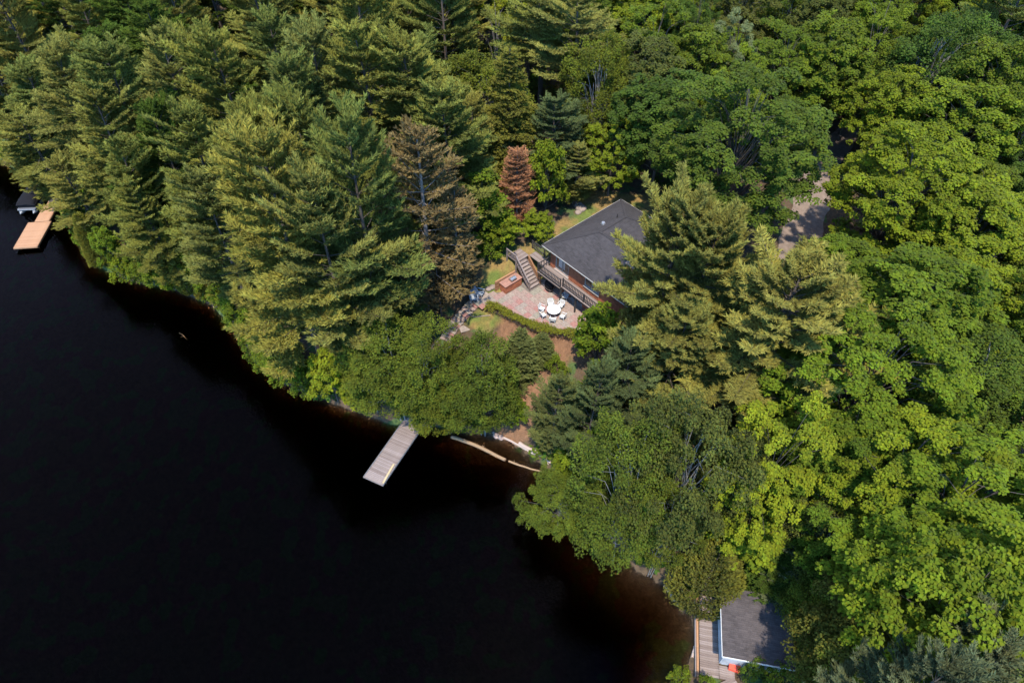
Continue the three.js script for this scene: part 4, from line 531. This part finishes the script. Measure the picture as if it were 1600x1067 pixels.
// ---------- gravel driveway ----------
{
  const c = [[26.2, -47.6], [27.2, -49.9], [28.98, -53.8], [31.04, -58.0], [32.6, -61.4], [34.6, -65.0], [37.2, -68.4], [41, -72]].map(([x, z]) => new THREE.Vector3(x, 0, z)), cv = new THREE.CatmullRomCurve3(c), P = [], U = [], I = [], n = 70, w = 8;
  for (let k = 0; k <= n; k++) { const p = cv.getPoint(k / n), t = cv.getTangent(k / n), half = lerp(1.95, 1.4, k / n) + 0.35 * (vnoise(k * 0.4, 3) - 0.5); for (let q = 0; q <= w; q++) { const s = (q / w * 2 - 1) * half, x = p.x - t.z * s, z = p.z + t.x * s; P.push(x, ground(x, z) + 0.035 + 0.02 * (1 - (q / w * 2 - 1) ** 2), z); U.push(x * 0.5, z * 0.5); if (k && q) { const b = k * (w + 1) + q; I.push(b - w - 2, b - 1, b, b - w - 2, b, b - w - 1); } } }
  const g = new THREE.BufferGeometry(); g.setAttribute('position', new THREE.Float32BufferAttribute(P, 3)); g.setAttribute('uv', new THREE.Float32BufferAttribute(U, 2)); g.setIndex(I); g.computeVertexNormals(); if (g.attributes.normal.getY(5) < 0) { g.setIndex(I.map((_, k) => I[k - (k % 3) + [0, 2, 1][k % 3]])); g.computeVertexNormals(); }
  top(mesh('driveway', g, std([0.225, 0.165, 0.128], 1, { map: grain, bumpMap: grain, bumpScale: 0.02 })), 'driveway', 'pinkish gravel driveway between the trees behind the house', 'driveway', null, 'structure');
}
// ---------- docks, boathouse, boat, logs ----------
const planks = (parent, x0, x1, z0, z1, y, mats, R, w = 0.14, name = 'plank') => { const n = Math.round(Math.abs(z1 - z0) / (w + 0.006)), geo = box(x1 - x0, 0.035, w, 0, 0, 0, 0.006); for (let k = 0; k < n; k++) { const m = mesh(name, geo, mats[Math.floor(R() * mats.length)], parent); m.position.set((x0 + x1) / 2 + (R() - 0.5) * 0.02, y + (R() - 0.5) * 0.006, z0 + Math.sign(z1 - z0) * (k + 0.5) * (w + 0.006)); } };
{
  const D = frame(-12.34, 0, -29.49, -25.4 * Math.PI / 180), R = rng(61); planks(D, 0.06, 1.88, -0.06, -7.8, 0.5, [M.greyWood, M.greyWood2, M.greyWood3, M.greyWood], R);
  for (const x of [0.02, 1.92]) mesh('side_rail', box(0.05, 0.16, 7.8, x, 0.44, -3.9), M.metal, D); mesh('end_rail', box(1.94, 0.14, 0.05, 0.97, 0.44, -0.02), M.greyWood3, D);
  for (const [x, z] of [[0.2, -0.6], [1.74, -0.6], [0.2, -4.2], [1.74, -4.2]]) mesh('post', new THREE.CylinderGeometry(0.07, 0.08, 4.4, 10).translate(x, -1.75, z), M.greyWood2, D);
  for (const x of [0.5, 1.45]) mesh('joist', box(0.06, 0.14, 7.6, x, 0.4, -3.9), M.greyWood2, D);
  top(D, 'boat_dock', 'weathered grey plank dock reaching out below the birches', 'dock');
  const b = mesh('loose_board', beam([-9.93, 0.55, -30.69], [-10.61, 0.55, -28.86], 0.16, 0.05), M.paleWood); top(b, 'loose_board', 'pale yellow board lying on the grey plank dock', 'board');
}
{
  const D = frame(-55.56, 0, -58.51, 6.2 * Math.PI / 180), R = rng(67), ms = [M.cedarWood, M.cedarWood2, M.cedarWood]; planks(D, 0.04, 2.56, -0.05, -4.6, 0.5, ms, R); planks(D, 0.72, 2.3, -4.62, -7.9, 0.52, ms, R);
  for (const x of [0.02, 2.58]) mesh('side_rail', box(0.04, 0.2, 4.6, x, 0.4, -2.3), M.orangeWood, D); mesh('end_rail', box(2.6, 0.16, 0.04, 1.3, 0.42, -0.02), M.cedarWood, D); for (const x of [0.7, 2.32]) mesh('side_rail', box(0.04, 0.18, 3.3, x, 0.4, -6.27), M.orangeWood, D);
  for (const [x, z] of [[0.3, -0.6], [2.3, -0.6], [0.3, -4], [2.3, -4], [1.5, -7]]) mesh('post', new THREE.CylinderGeometry(0.08, 0.08, 4.4, 10).translate(x, -1.75, z), M.orangeWood, D);
  const n = 22, geo = box(1.1, 0.035, 0.14, 0, 0, 0, 0.006); for (let k = 0; k < n; k++) { const m = mesh('ramp_plank', geo, ms[k % 3], D); m.position.set(1.55 + k * 0.012, 0.52 + k * 0.03, -7.98 - k * 0.15); m.rotation.x = 0.2; } for (const x of [1.1, 2.0]) mesh('ramp_beam', beam([x, 0.42, -7.9], [x + 0.25, 1.06, -11.2], 0.06, 0.14), M.orangeWood, D);
  top(D, 'boat_dock', 'new orange cedar dock with a wide end beside a covered boat', 'dock');
}
{
  const B = frame(-57.45, 0, -65.35, 4 * Math.PI / 180); for (const x of [-0.75, 0.75]) { const t = group('pontoon', B); mesh('tube', new THREE.CylinderGeometry(0.32, 0.32, 4.4, 18).rotateX(Math.PI / 2).translate(x, 0.1, -2.6), M.metal, t); mesh('nose', new THREE.ConeGeometry(0.32, 0.55, 18).rotateX(Math.PI / 2).translate(x, 0.1, -0.13), M.metal, t); }
  mesh('deck', box(2.1, 0.1, 4.6, 0, 0.46, -2.6, 0.02), M.metal, B); mesh('fence', merge([box(0.03, 0.6, 4.3, -1.0, 0.8, -2.7), box(0.03, 0.6, 4.3, 1.0, 0.8, -2.7), box(2.0, 0.6, 0.03, 0, 0.8, -0.55)]), M.canvas, B); mesh('bumper', bar([-1.0, 0.42, -0.22], [1.0, 0.42, -0.22], 0.07, 0.07, 10), M.metal, B);
  const P = [], I = [], nu = 14, nv = 16; for (let i = 0; i <= nu; i++) for (let j = 0; j <= nv; j++) { const u = i / nu * 2 - 1, v = j / nv, rise = 0.3 * Math.pow(Math.sin(Math.PI * clamp(v * 0.9 + 0.08)), 0.6) * (1 - Math.pow(Math.abs(u), 2.2)); P.push(u * 1.1, (Math.abs(u) === 1 || j === 0 || j === nv ? 0.86 : 1.14) + rise + 0.03 * Math.sin(j * 2.2 + i), -0.42 - v * 4.5); if (i && j) { const b = i * (nv + 1) + j; I.push(b - nv - 2, b, b - 1, b - nv - 2, b - nv - 1, b); } }
  const g = new THREE.BufferGeometry(); g.setAttribute('position', new THREE.Float32BufferAttribute(P, 3)); g.setIndex(I); g.computeVertexNormals(); mesh('cover', g, M.canvas, B); top(B, 'pontoon_boat', 'pontoon boat under a black cover moored at the cedar dock', 'boat');
}
{
  const B = frame(13.81, 0, -14.6, -9.8 * Math.PI / 180), y0 = 0.5, wallM = std([0.5, 0.53, 0.56], 0.8, { map: grain }), s = new THREE.Shape([[0, y0], [3.95, y0], [3.95, 2.78], [0, 2.78]].map((p) => new THREE.Vector2(...p)));
  for (const [a, b] of [[0.75, 1.25], [1.95, 2.4]]) s.holes.push(new THREE.Path([[a, 1.5], [b, 1.5], [b, 2.35], [a, 2.35]].map((p) => new THREE.Vector2(...p))));
  const lw = new THREE.ExtrudeGeometry(s, { depth: 0.12, bevelEnabled: false }); lw.rotateY(Math.PI / 2); lw.translate(0.32, 0, -0.36); mesh('wall', lw, wallM, B);
  mesh('wall', box(4.0, 2.2, 0.12, 2.44, y0 + 1.1, -0.4), wallM, B); mesh('wall', box(4.0, 2.2, 0.12, 2.44, y0 + 1.1, -4.37), wallM, B); mesh('wall', box(0.12, 2.1, 3.84, 4.38, y0 + 1.05, -2.385), wallM, B); mesh('floor', box(4.0, 0.12, 3.9, 2.4, 0.44, -2.38), M.greyWood2, B);
  for (const z of [-0.75 - 0.36 - 0.25, -1.95 - 0.36 - 0.225]) { const w = group('window', B); mesh('pane', box(0.012, 0.85, z > -1.5 ? 0.5 : 0.45, 0.36, 1.925, z), M.glass, w); mesh('frame', merge([box(0.05, 0.05, 0.55, 0.31, 1.48, z), box(0.05, 0.05, 0.55, 0.31, 2.375, z), box(0.05, 0.845, 0.04, 0.31, 1.927, z - 0.24), box(0.05, 0.845, 0.04, 0.31, 1.927, z + 0.24)]), M.white, w); }
  const rf = group('roof', B), rg = new THREE.BoxGeometry(4.7, 0.1, 4.75); { const uv = rg.attributes.uv; for (let k = 0; k < uv.count; k++) uv.setXY(k, uv.getX(k) * 4.7, uv.getY(k) * 4.75); } const sl = mesh('roof_sheet', rg, std([0.078, 0.064, 0.062], 0.95, { map: shingleTex, bumpMap: shingleTex, bumpScale: 0.012 }), rf); sl.position.set(2.35, 2.84, -2.375); sl.rotation.z = -0.03; mesh('fascia', beam([0.0, 2.88, 0.02], [4.7, 2.74, 0.02], 0.035, 0.2), M.white, rf); mesh('fascia', beam([-0.02, 2.88, 0], [-0.02, 2.88, -4.75], 0.035, 0.17), M.white, rf);
  top(B, 'boathouse', 'small pale blue boathouse with flat grey shingle roof at the water', 'boathouse');
  const D = frame(13.81, 0, -14.6, -9.8 * Math.PI / 180), R = rng(71), ms = [M.greyWood, M.greyWood3, M.greyWood2, M.greyWood3]; planks(D, -0.98, 0.3, 0.62, -4.9, 0.5, ms, R); mesh('edge_beam', box(0.16, 0.2, 5.7, -1.13, 0.5, -2.1, 0.02), M.cedarWood2, D); mesh('edge_beam', box(0.08, 0.22, 5.7, -1.27, 0.48, -2.1, 0.02), M.greyWood3, D);
  planks(D, 0.32, 1.35, 0.62, -0.3, 0.49, ms, R); for (let k = 0; k < 20; k++) { const m = mesh('plank', box(1.3, 0.035, 0.14, 0, 0, 0, 0.006), ms[Math.floor(R() * 4)], D); m.position.set(0.75 + k * 0.085, 0.49 - k * 0.002, 0.72 + k * 0.12); m.rotation.y = 0.55; }
  for (const z of [0.4, -2, -4.6]) mesh('post', new THREE.CylinderGeometry(0.08, 0.08, 2.4, 8).translate(-0.9, -0.72, z), M.greyWood2, D);
  top(D, 'boardwalk', 'grey plank boardwalk with orange edge beam along the boathouse', 'boardwalk');
  const [cx, cz] = un(1148, 1043, 0.8), c = frame(cx, 0.51, cz, -0.35), bars = []; for (let k = 0; k < 3; k++) { const y = 0.06 + k * 0.12; bars.push(box(0.7, 0.08, 0.025, 0, y, 0.19), box(0.7, 0.08, 0.025, 0, y, -0.19), box(0.025, 0.08, 0.36, 0.34, y, 0), box(0.025, 0.08, 0.36, -0.34, y, 0)); } mesh('slats', merge(bars), M.red, c); mesh('lid', box(0.74, 0.03, 0.44, 0, 0.36, 0, 0.01), M.red, c); for (const x of [-0.33, 0.33]) for (const z of [-0.17, 0.17]) mesh('corner_post', box(0.04, 0.34, 0.04, x, 0.17, z), M.red, c); top(c, 'storage_crate', 'red plastic storage crate against the boathouse wall', 'crate');
  const [rx, rz] = un(232, 329, 2.2), bn = frame(rx, ground(rx, rz), rz, 0.4); mesh('tub', new THREE.CylinderGeometry(0.36, 0.28, 0.62, 4, 1).rotateY(Math.PI / 4).translate(0, 0.31, 0), M.red, bn); mesh('lid', box(0.6, 0.06, 0.6, 0, 0.65, 0, 0.02), M.red, bn); top(bn, 'storage_bin', 'red bin half hidden under the shore pines', 'bin');
}
{
  const log = (seed, pts, r0, r1, m, label) => { const R = rng(seed), q = []; for (let k = 0; k < pts.length - 1; k++) for (let e = 0; e < 4; e++) { const t = e / 4; q.push(pts[k].map((v, c) => lerp(v, pts[k + 1][c], t) + (R() - 0.5) * (c === 1 ? 0.02 : 0.1))); } q.push(pts[pts.length - 1]); const L = new THREE.Group(); mesh('bole', limb(q, r0, r1, 9), m, L); for (let k = 0; k < 4; k++) { const b = q[1 + Math.floor(R() * (q.length - 2))]; mesh('branch_stub', limb([b, [b[0] + (R() - 0.5) * 0.6, b[1] + 0.15 + 0.15 * R(), b[2] + (R() - 0.5) * 0.6]], r0 * 0.35, 0.012, 5), m, L); } top(L, 'driftwood_log', label, 'log'); };
  const tan = std([0.25, 0.155, 0.08], 0.9, { map: grain }), pale = std([0.38, 0.29, 0.24], 0.9, { map: grain });
  log(1, [[-5.31, 0.06, -33.76], [-3.2, 0.05, -32.9], [-0.54, 0.02, -31.41]], 0.17, 0.15, tan, 'thick tan log floating out from under the birches'); log(2, [[-0.3, 0.02, -31.3], [1.6, 0.03, -30.53], [3.95, 0.1, -29.85]], 0.1, 0.06, tan, 'thin crooked tan log floating off the end of the thick one');
  log(3, [[-1.69, 0.15, -34.16], [0.5, 0.12, -32.9], [2.6, 0.1, -31.45], [4.17, 0.12, -29.92]], 0.1, 0.09, pale, 'long thin pale log lying along the waterline'); log(4, [[0.6, 0.22, -33.0], [2.2, 0.24, -31.95], [3.66, 0.2, -30.75]], 0.17, 0.13, pale, 'thick white log lying on the bank beside the spruce'); log(5, [[3.1, 0.26, -31.6], [4.3, 0.24, -30.4]], 0.14, 0.12, pale, 'short pale log at the end of the white bank log');
  log(6, [[11.35, 0.2, -20.5], [12.2, 0.22, -18.9]], 0.13, 0.11, pale, 'short pinkish log on the bank before the boathouse'); log(7, [[12.9, 0.1, -16.2], [12.5, 0.12, -15.4]], 0.12, 0.1, pale, 'stub of log in the water beside the boardwalk'); log(8, [[-33.2, -0.06, -46.2], [-32.2, -0.16, -45.4]], 0.04, 0.02, tan, 'thin stick floating off the left pines'.replace('left ', 'shore '));
}
renderer.render(scene, camera);
